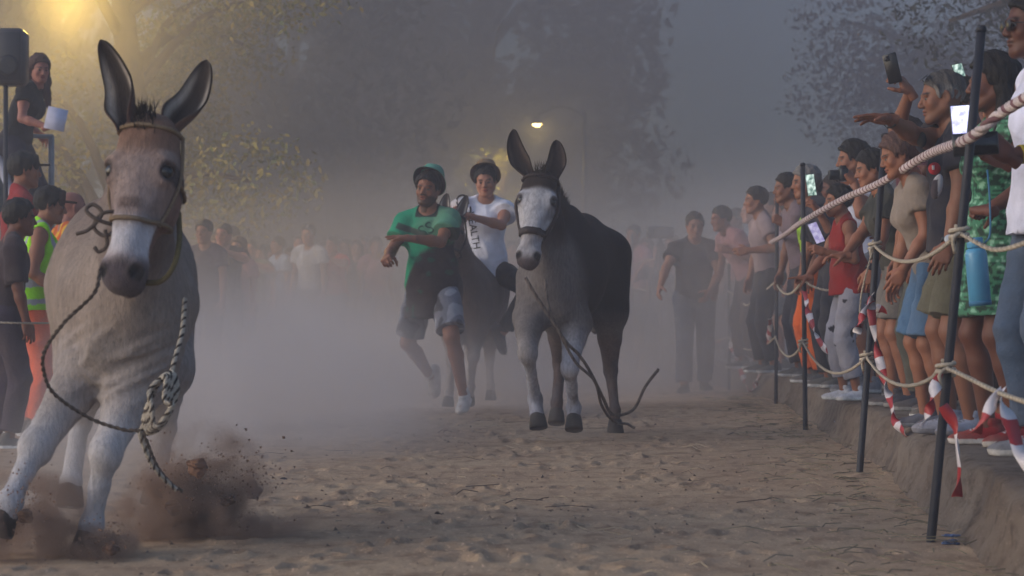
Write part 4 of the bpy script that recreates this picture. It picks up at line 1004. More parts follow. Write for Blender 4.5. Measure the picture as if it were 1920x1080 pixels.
rid = person('rider in a white sleeveless shirt and tan brimmed hat astride the brown donkey', (pv[0], pv[1], 0), yaw=174, h=1.74, pelvis=(0, 0, pv[2] / pk), lean=4, side=-4, head=(0, -6, 3),
             aR=w(858, 404, 18.3), pR=(1, -.5, -.5), aL=w(890, 408, 18.35), pL=(-1, -.2, -.6), hR='fist', hL='fist', hdL=(-.7, -.4, .3), hnL=(-.3, .3, -1), hdR=(.2, -.9, .1), hnR=(.2, 0, -1),
             lR=w(850, 625, 18.55), kR=(.9, .5, .1), footR=(.3, .8, -.5), lL=w(944, 622, 18.6), kL=(-.9, .5, .1), footL=(-.30, .35, -.75),
             top=dict(c=rider_shirt, hem=-.10, o=.024, sleeve=.34, flare=.035, amp=.007), bottom=dict(c='25252d', len=1.9, o=.02), shoes=('1c1c22', '2a2a30'),
             hair=dict(c='17110f', o=.010), hat=dict(type='bucket', c='7a6248', **{'in': '6a503c'}, tilt=50), skin='light', vox=.010, hv=.0065, glasses=None)
walk = person('man in a dark shirt and jeans walking on the track in the haze', (P(1302, 700, 22.2)[0], 22.2, 0), yaw=176, h=1.76, build=1.12, lean=8, head=(8, -10, 0), aR=w(1232, 552, 21.8), pR=(.8, -.7, 0), aL=w(1330, 548, 21.9), pL=(-.9, -.5, 0),
              lR=(.10, .22, .09), lL=(-.10, -.18, .11), top=dict(c='23232b', hem=-.04, o=.024), bottom=dict(c='3d4658', len=1.94), shoes=('2a2a2c', '3a3a3c'), hair=dict(c='2a2320', o=.006), skin='tan', vox=.012, hv=.008)
# ------------------------------------------------------------------ right-hand crowd, near to far
def at(px, Y, z=BANK): return ((px - 960) / FPX * Y, Y, z)
GR = 'spectators along the right hand fence'
tankman = person('spectator in a white tank top at the right edge filming with a phone', at(1975, 8.75), yaw=97, h=1.78, build=1.05, lean=6, head=(0, 0, 0), aL=w(1893, 292, 8.42), pL=(-.3, -.3, -1), hL='hold', hdL=(-.75, -.1, .55), hnL=(-.3, .9, -.2),
       aR=w(1880, 300, 8.9), pR=(.2, -.3, -1), hR='hold', hdR=(-.8, 0, .5), hnR=(0, -1, 0), top=dict(c='d6d6ea', sleeve=-1, o=.014, hem=-.1), bottom=dict(c='48566a', len=1.9), shoes=('7c7f88', 'd0c9c0', 'a02a2a'), hair=dict(c='120d0b'), skin='dark', glasses='face', group=GR)
def greenpat(p, q):
    C = np.tile(hexc('3f7a5c'), (len(p), 1)); n = wav(p, 130, 6, 3, (1, 1, 1.4)); C = mixc(C, hexc('1c3a2e'), n > .2); return mixc(C, hexc('86b59a'), n < -.55)
green = person('woman in a short green patterned dress with dark hair, beside the blue bottle', at(1880, 9.55), yaw=98, h=1.62, build=1.05, female=True, lean=3, head=(-6, 0, 0), aL=w(1852, 395, 9.25), pL=(-.5, -.9, -.4), aR=w(1868, 402, 9.5), pR=(.5, -.9, -.4), hL='fist', hR='fist',
       hdL=(-.3, .6, .1), hnL=(0, .2, -1), top=dict(c=greenpat, hem=-.36, skirt=.03, sleeve=.28, o=.02, name='dress'), shoes=('8c1f22', 'd8cfc6', 'c9c9c9'), hair=dict(c='15100e', o=.02, long=.10), skin='brown', group=GR)
pinkp = person('person in a faded pink shirt pointing between the fence post and the dark phone', at(1902, 10.75), yaw=92, h=1.70, lean=4, aL=w(1812, 361, 10.35), pL=(-.2, -.2, -1), hL='point', hdL=(-1, 0, .06), hnL=(.0, .6, -.8), top=dict(c='a8736f', sleeve=.6), bottom=dict(c='2a2d38', len=1.9), shoes=('9c2a2c', 'd8cfc6', 'd8d8d8'), hair=dict(c='1c1512'), skin='tan', group=GR)
armman = person('grey haired man in a navy shirt leaning out, arm stretched over the rope', at(1800, 10.35), yaw=90, h=1.65, build=1.18, pelvis=(0, -.03, .95), lean=9, head=(0, -4, 0), aR=w(1640, 213, 10.06), pR=(.2, .1, -1), hR='flat', hdR=(-1, -.15, .10), hnR=(.15, -.2, -1),
       aL=w(1772, 508, 10.05), pL=(-.4, -1, 0), hL='relaxed', hdL=(-.45, -.1, -.85), hnL=(.2, .9, -.2), top=dict(c='1d1f2b', hem=-.06, o=.02, sleeve=.6), bottom=dict(c='5a5646', len=.86, o=.024, flare=.02), shoes=('8d90a0', '6d6f7a', '6a6a72'),
       hair=dict(c='4a4542', o=.004, vol=1.0, grey='8e8884'), glasses='top', skin='tan', stubble=.15, nose=1.15, fat=1.04, vox=.009, hv=.005, group=GR)
def twotone(p, q):
    C = np.tile(hexc('86796f'), (len(p), 1)); return mixc(C, hexc('b9b9cc'), sstep(-.02, -.06, p[:, 1]) * (p[:, 2] < 1.38))
denim = person('small woman in a cream shirt and blue denim shorts beside the navy shirt', at(1752, 10.95), yaw=92, h=1.43, female=True, lean=18, head=(0, -12, 0), aL=w(1692, 508, 10.75), pL=(-.3, -1, 0), top=dict(c=twotone, sleeve=.5, hem=-.05), bottom=dict(c='4a6684', len=.92, o=.02, flare=.02),
       shoes=('5a5c68', 'a5a5a5'), hair=dict(c='5a4038', o=.016), skin='tan', group=GR)
raiser = person('tall spectator behind the grey haired man, holding a black phone overhead', at(1792, 11.75), yaw=96, h=1.72, lean=2, aR=w(1706, 172, 11.75), pR=(.7, .6, -.6), hR='hold', hdR=(-.55, 0, .85), hnR=(-.7, .4, -.5), top=dict(c='3c3238', sleeve=.5), bottom=dict(c='2b2b33', len=1.9), hair=dict(c='1a1513'), skin='tan', hv=.0065, group=GR)
raiser2 = person('spectator holding up a tilted glowing phone beside the tall fence post', at(1862, 12.6), yaw=96, h=1.74, lean=0, aL=w(1822, 172, 12.4), pL=(-.3, -.4, -1), hL='hold', hdL=(-.35, 0, .9), hnL=(-.8, .3, -.3), top=dict(c='2a3a3c', sleeve=.5), bottom=dict(c='2b2b33', len=1.9), hair=dict(c='1a1513'), skin='brown', hv=.0065, group=GR)
olive = person('spectator in an olive grey shirt reaching to the rope at the second near post', at(1690, 13.4), yaw=90, h=1.52, female=True, build=1.05, lean=18, head=(0, -6, 0), aL=w(1618, 565, 13.1), pL=(-.4, -1, 0), aR=w(1575, 492, 13.3), pR=(.2, -.2, -1), hR='relaxed', hdR=(-1, 0, 0), hnR=(0, 0, -1),
       top=dict(c='3d3f3a', sleeve=.62, o=.022), bottom=dict(c='6f6a66', len=.8), shoes=('3a3a44', '9a9a9a'), hair=dict(c='15100e', o=.014), skin='tan', hv=.0065, vox=.010, group=GR)
camman = person('dark haired man in a white shirt holding a black camera to his eye', at(1618, 15.5), yaw=92, h=1.70, lean=5, head=(0, -2, 0), aL=w(1602, 342, 15.25), pL=(-.3, -.3, -1), aR=w(1592, 345, 15.6), pR=(.4, -.2, -1), hL='hold', hR='hold', hdL=(-.55, .1, .8), hnL=(-.6, .7, -.3), hdR=(-.6, -.1, .7), hnR=(-.6, -.7, -.2),
       top=dict(c='c9c9da', sleeve=.5), bottom=dict(c='6f6f78', len=.85), shoes=('77777f', 'a6a6a6'), hair=dict(c='100c0b', o=.018), skin='tan', stubble=.3, hv=.0065, vox=.010, group=GR)
def whitepat(p, q):
    C = np.tile(hexc('96949f'), (len(p), 1)); return mixc(C, hexc('2c2b34'), wav(p, 42, 5, 6) > .72)
redkid = person('young spectator in a red vest and white patterned trousers holding a phone low', at(1594, 14.3), yaw=94, h=1.34, lean=8, aL=w(1545, 472, 14.1), pL=(-.3, -.4, -1), hL='hold', hdL=(-.9, 0, .3), hnL=(-.2, .8, -.5), aR=w(1512, 522, 14.3), pR=(.3, -.3, -1), hR='point', hdR=(-1, 0, 0), hnR=(0, 0, -1),
       top=dict(c='8c2422', sleeve=-1, hem=-.08), bottom=dict(c=whitepat, len=1.75, o=.024), shoes=('c4c4cc', 'd6d6d6'), hair=dict(c='1a1310', o=.016), skin='tan', hv=.0065, vox=.010, group=GR)
greyf = person('grey haired spectator holding up a glowing phone beside the third near post', at(1566, 16.6), yaw=94, h=1.64, lean=22, aL=w(1534, 396, 16.3), pL=(-.3, -.4, -1), hL='hold', hdL=(-.5, 0, .85), hnL=(-.8, .4, -.2), top=dict(c='2d2e3a', sleeve=.9), bottom=dict(c='2c2d36', len=1.9), hair=dict(c='6f6a68', o=.014), skin='tan', hv=.008, vox=.012, group=GR)
def hiviz(base):
    def f(p, q):
        C = np.tile(hexc(base), (len(p), 1)); x, z = p[:, 0], p[:, 2]; s = (np.abs(z - 1.08) < .03) | (np.abs(z - .95) < .02) | ((np.abs(np.abs(x) - .10) < .025) & (z > 1.08)); return mixc(C, hexc('8f939a'), s)
    return f
hv1 = person('marshal in a lime vest and orange trousers behind the right hand fence', at(1532, 17.6), yaw=92, h=1.60, lean=6, top=dict(c=hiviz('9ec832'), sleeve=-1, o=.024, name='safety_vest'), bottom=dict(c='d2622c', len=1.9), hair=dict(c='1d1613'), skin='tan', hv=.009, vox=.012, group=GR)
poleh = person('spectator in a dusty mauve shirt gripping the top of a fence post', at(1510, 19.2), yaw=96, h=1.72, lean=15, aL=w(1467, 418, 19.3), pL=(-.2, -.3, -1), hL='fist', hdL=(-.7, 0, .5), hnL=(-.4, .8, 0), top=dict(c='6f5f66', sleeve=.55), bottom=dict(c='2f303a', len=1.9), hair=dict(c='1d1613'), skin='tan', hv=.009, vox=.012, group=GR)
FARR = [(1440, 20.4, 1.66, '8d7a7c', '26262e', 'spectator in a pale mauve shirt and dark trousers by the fourth post', 10), (1478, 21.2, 1.58, '7c6e78', '3a4454', 'short spectator in a lilac grey shirt behind the fourth post', 4),
        (1405, 21.9, 1.62, '93686c', '33262b', 'spectator in a dusty pink shirt bending over the fence', 32), (1452, 22.8, 1.72, '33303a', '24242c', 'spectator in a black shirt standing behind the bending one', 2),
        (1418, 23.8, 1.70, '5d6a7e', '24242c', 'spectator in a slate blue shirt far along the fence', 4), (1392, 25.0, 1.66, '8a4a48', '30262a', 'spectator in a brick red shirt near the far end of the fence', 6), (1360, 25.8, 1.70, '77707a', '2a2a33', 'spectator in a grey shirt at the far end of the fence', 3)]
for i, (px, Y, h, c1, c2, lab, le) in enumerate(FARR):
    a_ = w(px - 38, 470, Y - .25) if i in (0, 2) else None
    person(lab, at(px, Y), yaw=96 + 6 * (i % 3), h=h, lean=le, aL=a_, top=dict(c=c1), bottom=dict(c=c2, len=1.9 if i % 2 == 0 else .85), hair=dict(c='1d1613', o=.012), skin=('tan', 'light', 'brown')[i % 3], hv=.011, vox=.014, group=GR)
BACKROW = [(1838, 11.3, 1.70, '2b2730', 'spectator in a charcoal shirt squeezed behind the navy shirted man', 6, 'brown'), (1745, 12.7, 1.64, '5a3038', 'spectator in a maroon shirt between the near heads', 14, 'tan'), (1722, 14.6, 1.68, '4a4c56', 'spectator in a slate shirt behind the olive shirted one', 10, 'tan'),
           (1668, 16.4, 1.66, '2a2c34', 'spectator in a black shirt behind the man with the camera', 12, 'light'), (1625, 18.0, 1.62, '7a6a5c', 'spectator in a khaki shirt deep in the middle of the crowd', 10, 'tan'), (1582, 19.0, 1.68, '38343e', 'spectator in a dark plum shirt behind the marshal', 8, 'brown'), (1548, 20.5, 1.70, '6a4a48', 'spectator in a rust shirt in the back row', 6, 'tan')]
for i, (px, Y, h, c1, lab, le, sk_) in enumerate(BACKROW):
    person(lab, at(px, Y), yaw=88 + 5 * (i % 4), h=h, lean=le, head=(0, -6 + 4 * (i % 3), 0), aL=w(px - 75 + 8 * (i % 3), (330, 470, 420)[i % 3] + 8 * i, Y - .25) if i % 3 != 1 else None, hL='hold', top=dict(c=c1, sleeve=(.5, .6, .9)[i % 3]), bottom=dict(c=('2c2d36', '4a4a42', '3c4658')[i % 3], len=1.9 if i % 2 else .85), hair=dict(c=('17120f', '2c211b')[i % 2], o=.013), skin=sk_, shoes=('3c3c44', '8a8a8a'), hv=.0075, vox=.012, group=GR)
# ------------------------------------------------------------------ left side
GL = 'people beside the platform on the left'
woman = person('smiling woman with long brown hair and a black top leaning on the platform railing', at(40, 19.6, 1.42), yaw=-100, h=1.66, female=True, lean=22, pelvis=(0, -.05, .90), head=(-48, -4, 0), aR=w(88, 238, 19.3), pR=(.3, -.6, -.8), aL=w(72, 250, 19.9), pL=(-.3, -.6, -.8), hR='hold', hdR=(.8, -.2, .4), hnR=(.2, .5, .8),
       top=dict(c='1d1e1f', sleeve=.45), bottom=dict(c='2b2b38', len=1.9), hair=dict(c='4a3026', o=.016, long=.20), skin='pink', smile=1, hv=.007, vox=.010)
person('man in a red shirt and dark cap standing below the platform', at(36, 16.2, .18), yaw=-70, h=1.74, build=1.1, lean=2, head=(0, 0, 0), top=dict(c='8c2428', sleeve=.6), bottom=dict(c='2c2a33', len=1.9), hair=dict(c='17120f'), hat=dict(type='cap', c='2a2622'), skin='tan', hv=.008, vox=.012, group=GL)
person('marshal in a lime vest over yellow, orange trousers and a cap', at(60, 14.6, 0), yaw=-80, h=1.60, lean=10, head=(0, -6, 0), aR=(.22, .22, 1.0), top=dict(c=hiviz('8fd61f'), sleeve=-1, o=.026, hem=-.06, name='safety_vest'), bottom=dict(c='d2562c', len=1.9, o=.022), hair=dict(c='17120f'), hat=dict(type='cap', c='3a2a28'), skin='tan', hv=.0075, vox=.010, group=GL)
person('bald man in an orange and yellow top beside the lime vest marshal', at(112, 15.6, 0), yaw=-60, h=1.63, lean=8, top=dict(c=lambda p, q: mixc(np.tile(hexc('b5541f'), (len(p), 1)), hexc('c79a2b'), np.sin(p[:, 0] * 60) > .2), sleeve=.6), bottom=dict(c='33303a', len=1.9), skin='pink', hv=.008, vox=.012, group=GL)
person('spectator in dark clothes at the far left edge in front of the marshal', at(6, 13.4, 0), yaw=-70, h=1.46, lean=10, top=dict(c='3a3034', sleeve=.9), bottom=dict(c='3c3440', len=1.9), hair=dict(c='17120f', o=.016), skin='brown', hv=.008, vox=.012, group=GL)
person('spectator in a mustard yellow shirt behind the dark clothed one', at(30, 15.0, 0), yaw=-75, h=1.45, lean=4, top=dict(c='a8842c', sleeve=.6), bottom=dict(c='4a3a40', len=1.9), hair=dict(c='17120f', o=.014), skin='tan', hv=.008, vox=.012, group=GL)
# ------------------------------------------------------------------ far crowd: three builds, copied
M_TINT = pbr('cloth_tint', rough=.92, var=.14, vscale=9, bump=.2, bscale=300, spec=.1)
_t = M_TINT.node_tree; _v = [n for n in _t.nodes if n.type == 'VERTEX_COLOR'][0]; _oi = _t.nodes.new('ShaderNodeObjectInfo')
for l_ in list(_t.links):
    if l_.from_node == _v: _t.links.new(_oi.outputs['Color'], l_.to_socket)
GF = 'far crowd across the end of the track'
far0 = []
for i, kw in enumerate((dict(h=1.74, hair=dict(c='1d1613'), skin='tan'), dict(h=1.62, female=True, hair=dict(c='3a261c', long=.12, o=.016), skin='light', aR=(.18, .32, 1.30)), dict(h=1.70, build=1.12, hair=dict(c='3a3634', o=.008), skin='pink', aL=(-.15, .36, 1.45), aR=(.12, .36, 1.42)))):
    r_ = person('x', (0, 0, 0), yaw=180, top=dict(c='ffffff'), bottom=dict(c='ffffff', len=(1.9, .8, 1.9)[i]), hv=.012, vox=.016, group=GF, **kw)['root']
    for ch in r_.children:
        if ch.name.split('.')[0] in ('shirt', 'trousers', 'shorts'): ch.data.materials[0] = M_TINT
    far0.append(r_)
FAR = [(388, 24.5, 'dark violet', '3c3440', 'just right of the nearest donkey'), (408, 26.0, 'ochre', '7a6038', 'by the left fence post'), (424, 25.0, 'black', '26242a', 'by the left fence post'), (440, 27.0, 'brick red', '8a4238', 'near the left fence post'), (452, 25.5, 'faded rose', '9c6c66', 'near the left fence post'),
       (472, 28.0, 'olive', '5c5a40', 'behind the second left post'), (398, 28.5, 'sand yellow', 'a88a3c', 'far behind the nearest donkey'), (490, 30.5, 'grey', '6c6870', 'left of the dust'), (508, 32.0, 'dusty pink', '9a7074', 'left of the dust'), (527, 31.0, 'pale blue', '8a94ac', 'over the dust'), (545, 33.0, 'plum', '5a3c4c', 'over the dust'),
       (562, 31.5, 'brown', '5c4438', 'over the dust'), (582, 30.2, 'white', '9c9eae', 'over the dust'), (604, 33.5, 'mauve', '8a6c7c', 'over the dust'), (628, 30.5, 'bright red', 'c0302c', 'over the dust'), (650, 32.5, 'salmon', 'b07068', 'over the dust'), (668, 31.5, 'charcoal', '33323a', 'beside the red shirt'), (686, 33.0, 'lilac', '8c80a0', 'left of the runner'), (704, 31.0, 'rose', 'a06a70', 'left of the runner'), (722, 33.5, 'cream', 'b8b0a0', 'left of the runner'),
       (955, 32.5, 'wine red', '6c2c34', 'left of the middle donkey'), (1192, 29.5, 'pink', 'a8747c', 'right of the middle donkey'), (1212, 31.0, 'terracotta', '9a5a4a', 'right of the middle donkey'), (1240, 28.2, 'dark grey', '3c3a42', 'filming right of the middle donkey'), (1262, 30.5, 'tan', '94806c', 'behind the walking man'), (1345, 28.0, 'maroon', '5c3038', 'behind the walking man')]
rf = random.Random(5)
for i, (px, Y, cn, c, where) in enumerate(FAR):
    k_ = i % 3 if i < 23 else 2 if i == 23 else i % 3
    o = far0[k_] if i < 3 else copy_tree(far0[k_])
    o.location = at(px, Y, .12 if Y > 29 else 0); o.rotation_euler = (0, 0, math.radians(180 + rf.uniform(-35, 35) + (-30 if px < 560 else 0)))
    sc_ = rf.uniform(.94, 1.04); o.scale = (sc_,) * 3
    tag(o, 'distant spectator in a %s shirt %s' % (cn, where), 'person', GF)
    for ch in o.children:
        n0 = ch.name.split('.')[0]
        if n0 == 'shirt': ch.color = (*hexc(c), 1)
        elif n0 in ('trousers', 'shorts'): ch.color = (*hexc(rf.choice(['2a2a33', '3a4254', '4c4640', '5c5660'])), 1)
# ------------------------------------------------------------------ fence posts, ropes and tape on the right
M_POST = pbr('dark_post', tuple(hexc('23242c')), rough=.55, var=.3, vscale=14, bump=.15, bscale=60, spec=.3)
def post(label, b, t, r, group='fence posts'):
    b, t = A(b), A(t); root = empty('fence_post', b); tag(root, label, 'post', group); q = t - b
    mk('shaft', tube(np.array([-q * .06, 0 * q, q * .3, q * .7, q]) + 0, [r * 1.05, r, r * .97, r * .97, r * .95], 14), M_POST, root)
    mk('end_cap', lathe([(.001, -.004), (r * 1.08, -.004), (r * 1.10, .010), (r * .7, .018), (.001, .020)], 14, False).xf(None, q), M_POST, root); return b, t
PO = [((1745, 1018, 8.03), (1840, 58, 8.0), .017, 'nearest tall dark post leaning right by the crowd'), ((1611, 895, 11.45), (1659, 256, 11.9), .018, 'second dark post from the camera in the right fence'), ((1510, 806, 15.45), (1505, 310, 15.6), .017, 'third upright dark post in the right fence'),
      ((1455, 757, 19.75), (1457, 368, 19.75), .017, 'fourth dark post gripped by a hand in the right fence'), ((1367, 731, 23.2), (1367, 400, 23.2), .016, 'fifth hazy post in the right fence'), ((1185, 706, 29), (1185, 442, 29), .018, 'faint far post right of the middle donkey')]
posts = [post(l, P(*b), P(*t), r) for b, t, r, l in PO]
for px, Y, top, l in ((385, 26.0, 418, 'hazy post left of the far crowd behind the nearest donkey'), (465, 28.2, 430, 'tall hazy post left of the dust cloud'), (492, 33.0, 458, 'faint far post beside the tall hazy left post'), (925, 33, 452, 'faint far post between rider and middle donkey')):
    b = P(px - 4, 580, Y); b[2] = 0; post(l, b, P(px, top, Y), .02)
def on(i, py):      # point on post i at photo height py
    b, t = posts[i]; zt = H_CAM + (HOR - py) / FPX * b[1]; f = (zt - b[2]) / (t[2] - b[2]); return b + (t - b) * f
cA, cB = hexc('c8b9b8'), hexc('7a555b')
def side(p, r=.02): return p + A(-.012, -r, 0)
def hang(a, b, sag, n=14):
    t = np.linspace(0, 1, n)[:, None]; return a + (b - a) * t - A(0, 0, sag) * (4 * t * (1 - t))
def rope(label, pts, r, two, strands=3, n=120, group=None, knots=()):
    g = [rope_g(pts, r, n, strands, r * 6.5, 6, two)]
    for kp in knots:
        kp = A(kp); tk = np.linspace(0, 4.6 * math.pi, 40); g.append(tube(kp + np.stack([.030 * np.cos(tk), .030 * np.sin(tk), (tk / 14.5 - .5) * .05], 1), r, 6).col(two[0]))
        g.append(tube(spline([kp + A(0, -.03, 0), kp + A(-.03, -.045, -.02), kp + A(-.02, -.03, -.07)], 8), r * .9, 6).col(two[0]))
    o = mk('rope', join(*g), M_ROPE); tag(o, label, 'rope', group); return o
tp = [P(1945, 172, 7.2), P(1880, 210, 7.7), side(on(0, 262)), P(1740, 290, 9.9), side(on(1, 336)), P(1580, 374, 13.4), side(on(2, 416)), side(on(3, 450)), side(on(4, 490)), P(1348, 452, 23.6)]
rope('thick braided pink and white rope running along the tops of the fence posts', spline(tp, 200), .020, (cA, cB, cA), 3, 200)
cW = hexc('b9ab98'); cD = hexc('a39684')
ra = np.concatenate([[P(1945, 448, 7.1)], [P(1865, 468, 7.6)], hang(side(on(0, 438)), side(on(1, 458)), .09)])
rope('pale middle rope knotted to the two nearest posts', spline(ra, 100), .0085, (cW, cD), 2, 100, None, (side(on(0, 438)), side(on(1, 458))))
rope('thin pale cord hanging down the second post from the middle rope', spline([side(on(1, 458)), P(1628, 500, 11.6), P(1616, 548, 11.55), P(1612, 590, 11.5)], 30), .0055, (cW, cD), 2, 30)
ra = np.concatenate([hang(P(1612, 524, 15.0), side(on(2, 525)), .07, 10), hang(side(on(2, 525)), side(on(3, 529)), .10, 10)[1:], hang(side(on(3, 529)), P(1400, 573, 21.5), .0, 6)[1:], hang(P(1400, 573, 21.5), side(on(4, 545)), .0, 6)[1:]])
rope('pale middle rope drooping between the third and the fifth post', spline(ra, 110), .0085, (cW, cD), 2, 110)
lo_ = [np.array([P(1960, 765, 6.3), P(1870, 735, 7.1)])] + [hang(side(on(i, y0)), side(on(i + 1, y1)), s_, 9) for i, y0, y1, s_ in ((0, 690, 670, .10), (1, 670, 642, .14), (2, 642, 632, .13), (3, 632, 632, .12), (4, 632, 628, .12))]
rope('pale lower rope looping from post to post at knee height', spline(np.concatenate(lo_), 240), .0085, (cW, cD), 2, 240, None, (side(on(0, 690)), side(on(1, 670)), side(on(2, 642))))
rope('thin pale rope across the left crowd at waist height', spline([P(-20, 604, 12.5), P(80, 606, 13.0), P(230, 600, 17)], 30), .006, (cW, cD), 2, 30)
rope('hazy rope strung along the left fence posts', spline([P(372, 528, 25), P(440, 522, 27.5), P(470, 513, 28.2), P(560, 508, 31)], 40), .012, (cW, cD), 2, 40)
rope('hazy upper rope right of the middle donkey', spline([P(1180, 500, 29), P(1215, 487, 28.6), P(1255, 484, 27.5)], 30), .014, (cW, cD), 2, 30)
rope('hazy lower rope right of the middle donkey', spline([P(1180, 540, 29), P(1220, 544, 28.6), P(1262, 538, 27.5)], 30), .012, (cW, cD), 2, 30)
M_TR = pbr('tape_red', tuple(hexc('a02c2e')), rough=.4, var=.12, vscale=30, bump=.1, bscale=60, spec=.4)
M_TW = pbr('tape_white', tuple(hexc('cfc6c8')), rough=.4, var=.12, vscale=30, bump=.1, bscale=60, spec=.4)
def tape(label, pts, wd=.045, twist=2.0, stripe=.075, n=90, seed=0):
    P_ = spline(pts, n); L = np.concatenate([[0], np.cumsum(np.linalg.norm(np.diff(P_, axis=0), axis=1))]); t, a, b = frames(P_, (0, -1, 0))
    ph = seed + twist * 2 * math.pi * L / max(L[-1], .01) + .5 * np.sin(L * 23 + seed); wv = wd * (.55 + .45 * np.abs(np.cos(L * 7 + seed))) / 2
    d = np.cos(ph)[:, None] * a + np.sin(ph)[:, None] * b; nn = np.cross(t, d); cr = nn * (wv * .35)[:, None]
    cols = [P_ - d * wv[:, None], P_ + cr, P_ + d * wv[:, None], P_ + d * wv[:, None] - nn * .0008, P_ + cr - nn * .0008, P_ - d * wv[:, None] - nn * .0008]
    V = np.stack(cols, 1).reshape(-1, 3); Q, M = [], []
    for i in range(n - 1):
        for j in range(6): Q.append((i * 6 + j, i * 6 + (j + 1) % 6, (i + 1) * 6 + (j + 1) % 6, (i + 1) * 6 + j)); M.append(int(L[i] / stripe + seed) % 2)
    o = mk('barrier_tape', G(V, np.array(Q), None, None, np.array(M)), [M_TW, M_TR]); tag(o, label, 'barrier tape', 'torn red and white tapes'); return o
tape('red and white tape hanging in a knot below the second post', [P(1638, 552, 11.5), P(1634, 585, 11.45), P(1642, 640, 11.4), P(1655, 700, 11.3), P(1668, 745, 11.2), P(1680, 790, 11.0), P(1700, 815, 10.8)], .05, 2.2, .085)
tape('short red and white tape end fluttering beside the second post', [P(1636, 560, 11.5), P(1618, 590, 11.4), P(1606, 625, 11.4)], .05, 1.2, .07, 40, 1)
tape('red and white tape draped across the second post at mid height', [P(1625, 575, 11.55), P(1645, 578, 11.5), P(1663, 586, 11.5)], .05, .8, .08, 30, 2)
tape('red and white tape slanting down left of the nearest post', [on(0, 690) + A(-.02, -.03, 0), P(1752, 730, 7.95), P(1744, 765, 7.95), P(1728, 800, 7.95)], .045, 1.1, .06, 50, 3)
tape('red and white tape strip hanging just right of the nearest post', [P(1768, 760, 7.9), P(1790, 800, 7.9), P(1798, 850, 7.88), P(1800, 890, 7.88), P(1794, 932, 7.9)], .055, .4, .11, 50, 5)
tape('broad white and red tape leaning left at the right edge', [P(1874, 735, 7.1), P(1856, 765, 7.05), P(1838, 795, 7.05), P(1826, 815, 7.1)], .06, .5, .10, 50, 4)
tape('broad red and white tape falling to the right edge', [P(1878, 735, 7.1), P(1888, 770, 7.05), P(1900, 810, 7.0), P(1912, 850, 6.95), P(1935, 890, 6.9)], .06, .5, .10, 60, 6)
tape('red and white tape sagging from the third post', [on(2, 545) + A(0, -.03, 0), P(1520, 600, 15.2), P(1540, 645, 15.0), P(1562, 662, 14.8), P(1590, 648, 14.6), P(1612, 610, 14.4), P(1622, 585, 14.2)], .05, 3, .09, 100, 1)
tape('red and white tape in a deep loop between the fourth and fifth post', [on(4, 640) + A(0, -.03, 0), P(1385, 685, 22.8), P(1402, 728, 22.4), P(1412, 728, 22.0), P(1428, 690, 21.0), P(1440, 640, 20.2), P(1445, 595, 19.8)], .06, 3, .10, 100, 2)
tape('pale tape end tied below the rope behind the walking man', [P(1294, 602, 24.5), P(1302, 625, 24.4), P(1318, 640, 24.3), P(1352, 640, 24.0)], .05, 1, .4, 40, 0)

# ------------------------------------------------------------------ halters and lead ropes of the donkeys
def halter(D, y, r, c, mat, cheek=True, label=None, strap=False):
    e = D['e']; parts = []
    pts = D['ring'](y, 0, 360, r * .8, 48, -.05, .02)
    conv = lambda pp: np.array([D['h2o'](q) for q in pp])
    if strap:
        w_ = D['Rh'] @ A(0, 1, 0) * .030; a, b = conv(pts), conv(D['ring'](y + .075, 0, 360, r * .8, 48, -.05, .02)); n = len(a); inn = (a + b) / 2; cen = inn.mean(0)
        up_ = lambda q, f: cen + (q - cen) * f
        V = np.concatenate([up_(a, 1.0), up_(a, 1.07), up_(b, 1.07), up_(b, 1.0)]); Q = [(k * n + i, k * n + i + 1, ((k + 1) % 4) * n + i + 1, ((k + 1) % 4) * n + i) for k in range(4) for i in range(n - 1)]
        parts.append(G(V, Q).col(c))
    else: parts.append(tube(conv(pts), r, 8).col(c))
    for sg in (0, 180):
        side_ = [D['ring'](yy_, sg, sg + 1, r, 2, -.06)[0] for yy_ in (y + .02, y - .08, y - .18, .30, .16, .04)]
        parts.append(tube(spline(conv(side_), 24), r * (1.15 if strap else .8), 8).col(c))
    parts.append(tube(conv(D['ring'](.035, 0, 180, r, 30, -.06)), r, 8).col(c)); parts.append(tube(conv(D['ring'](.34, 180, 360, r, 30, -.06)), r * .8, 8).col(c))
    return mk('halter', join(*parts), mat, D['root'])
halter(don1, .60, .0075, hexc('7d6a55'), M_ROPE)
halter(don2, .62, .009, hexc('2c1f1c'), M_LEATHER, strap=True)
halter(don3, .60, .010, hexc('3a302c'), M_LEATHER)
def toP(px, py, Y): return P(px, py, Y)
rp = [hexc('5c5048'), hexc('4a4039')]
kn = don1['h2w'](don1['ring'](.60, 180, 181, .01, 2, -.04, .02)[0])
if kn[0] > don1['h2w']((0, .6 * don1['e'], 0))[0]: kn = don1['h2w'](don1['ring'](.60, 0, 1, .01, 2, -.04, .02)[0])
ks = [kn + A(.01, -.02, 0)]
kn = kn - don1['org']
gk = [tube(spline([kn + A(*q) for q in ((.03, -.03, .03), (-.02, -.05, .02), (-.05, -.03, -.02), (-.01, -.05, -.05), (.02, -.03, -.02), (-.03, -.06, .0), (-.07, -.05, .03), (-.05, -.04, .05), (-.02, -.05, .02), (-.06, -.06, -.03), (-.10, -.06, -.045))], 60), .0065, 7).col(rp[0]),
      tube(spline([kn + A(*q) for q in ((-.01, -.05, -.03), (-.005, -.05, -.08), (-.03, -.05, -.10), (-.045, -.05, -.085))], 20), .0065, 7).col(rp[0])]
mk('halter_knot', join(*gk), M_ROPE, don1['root'])
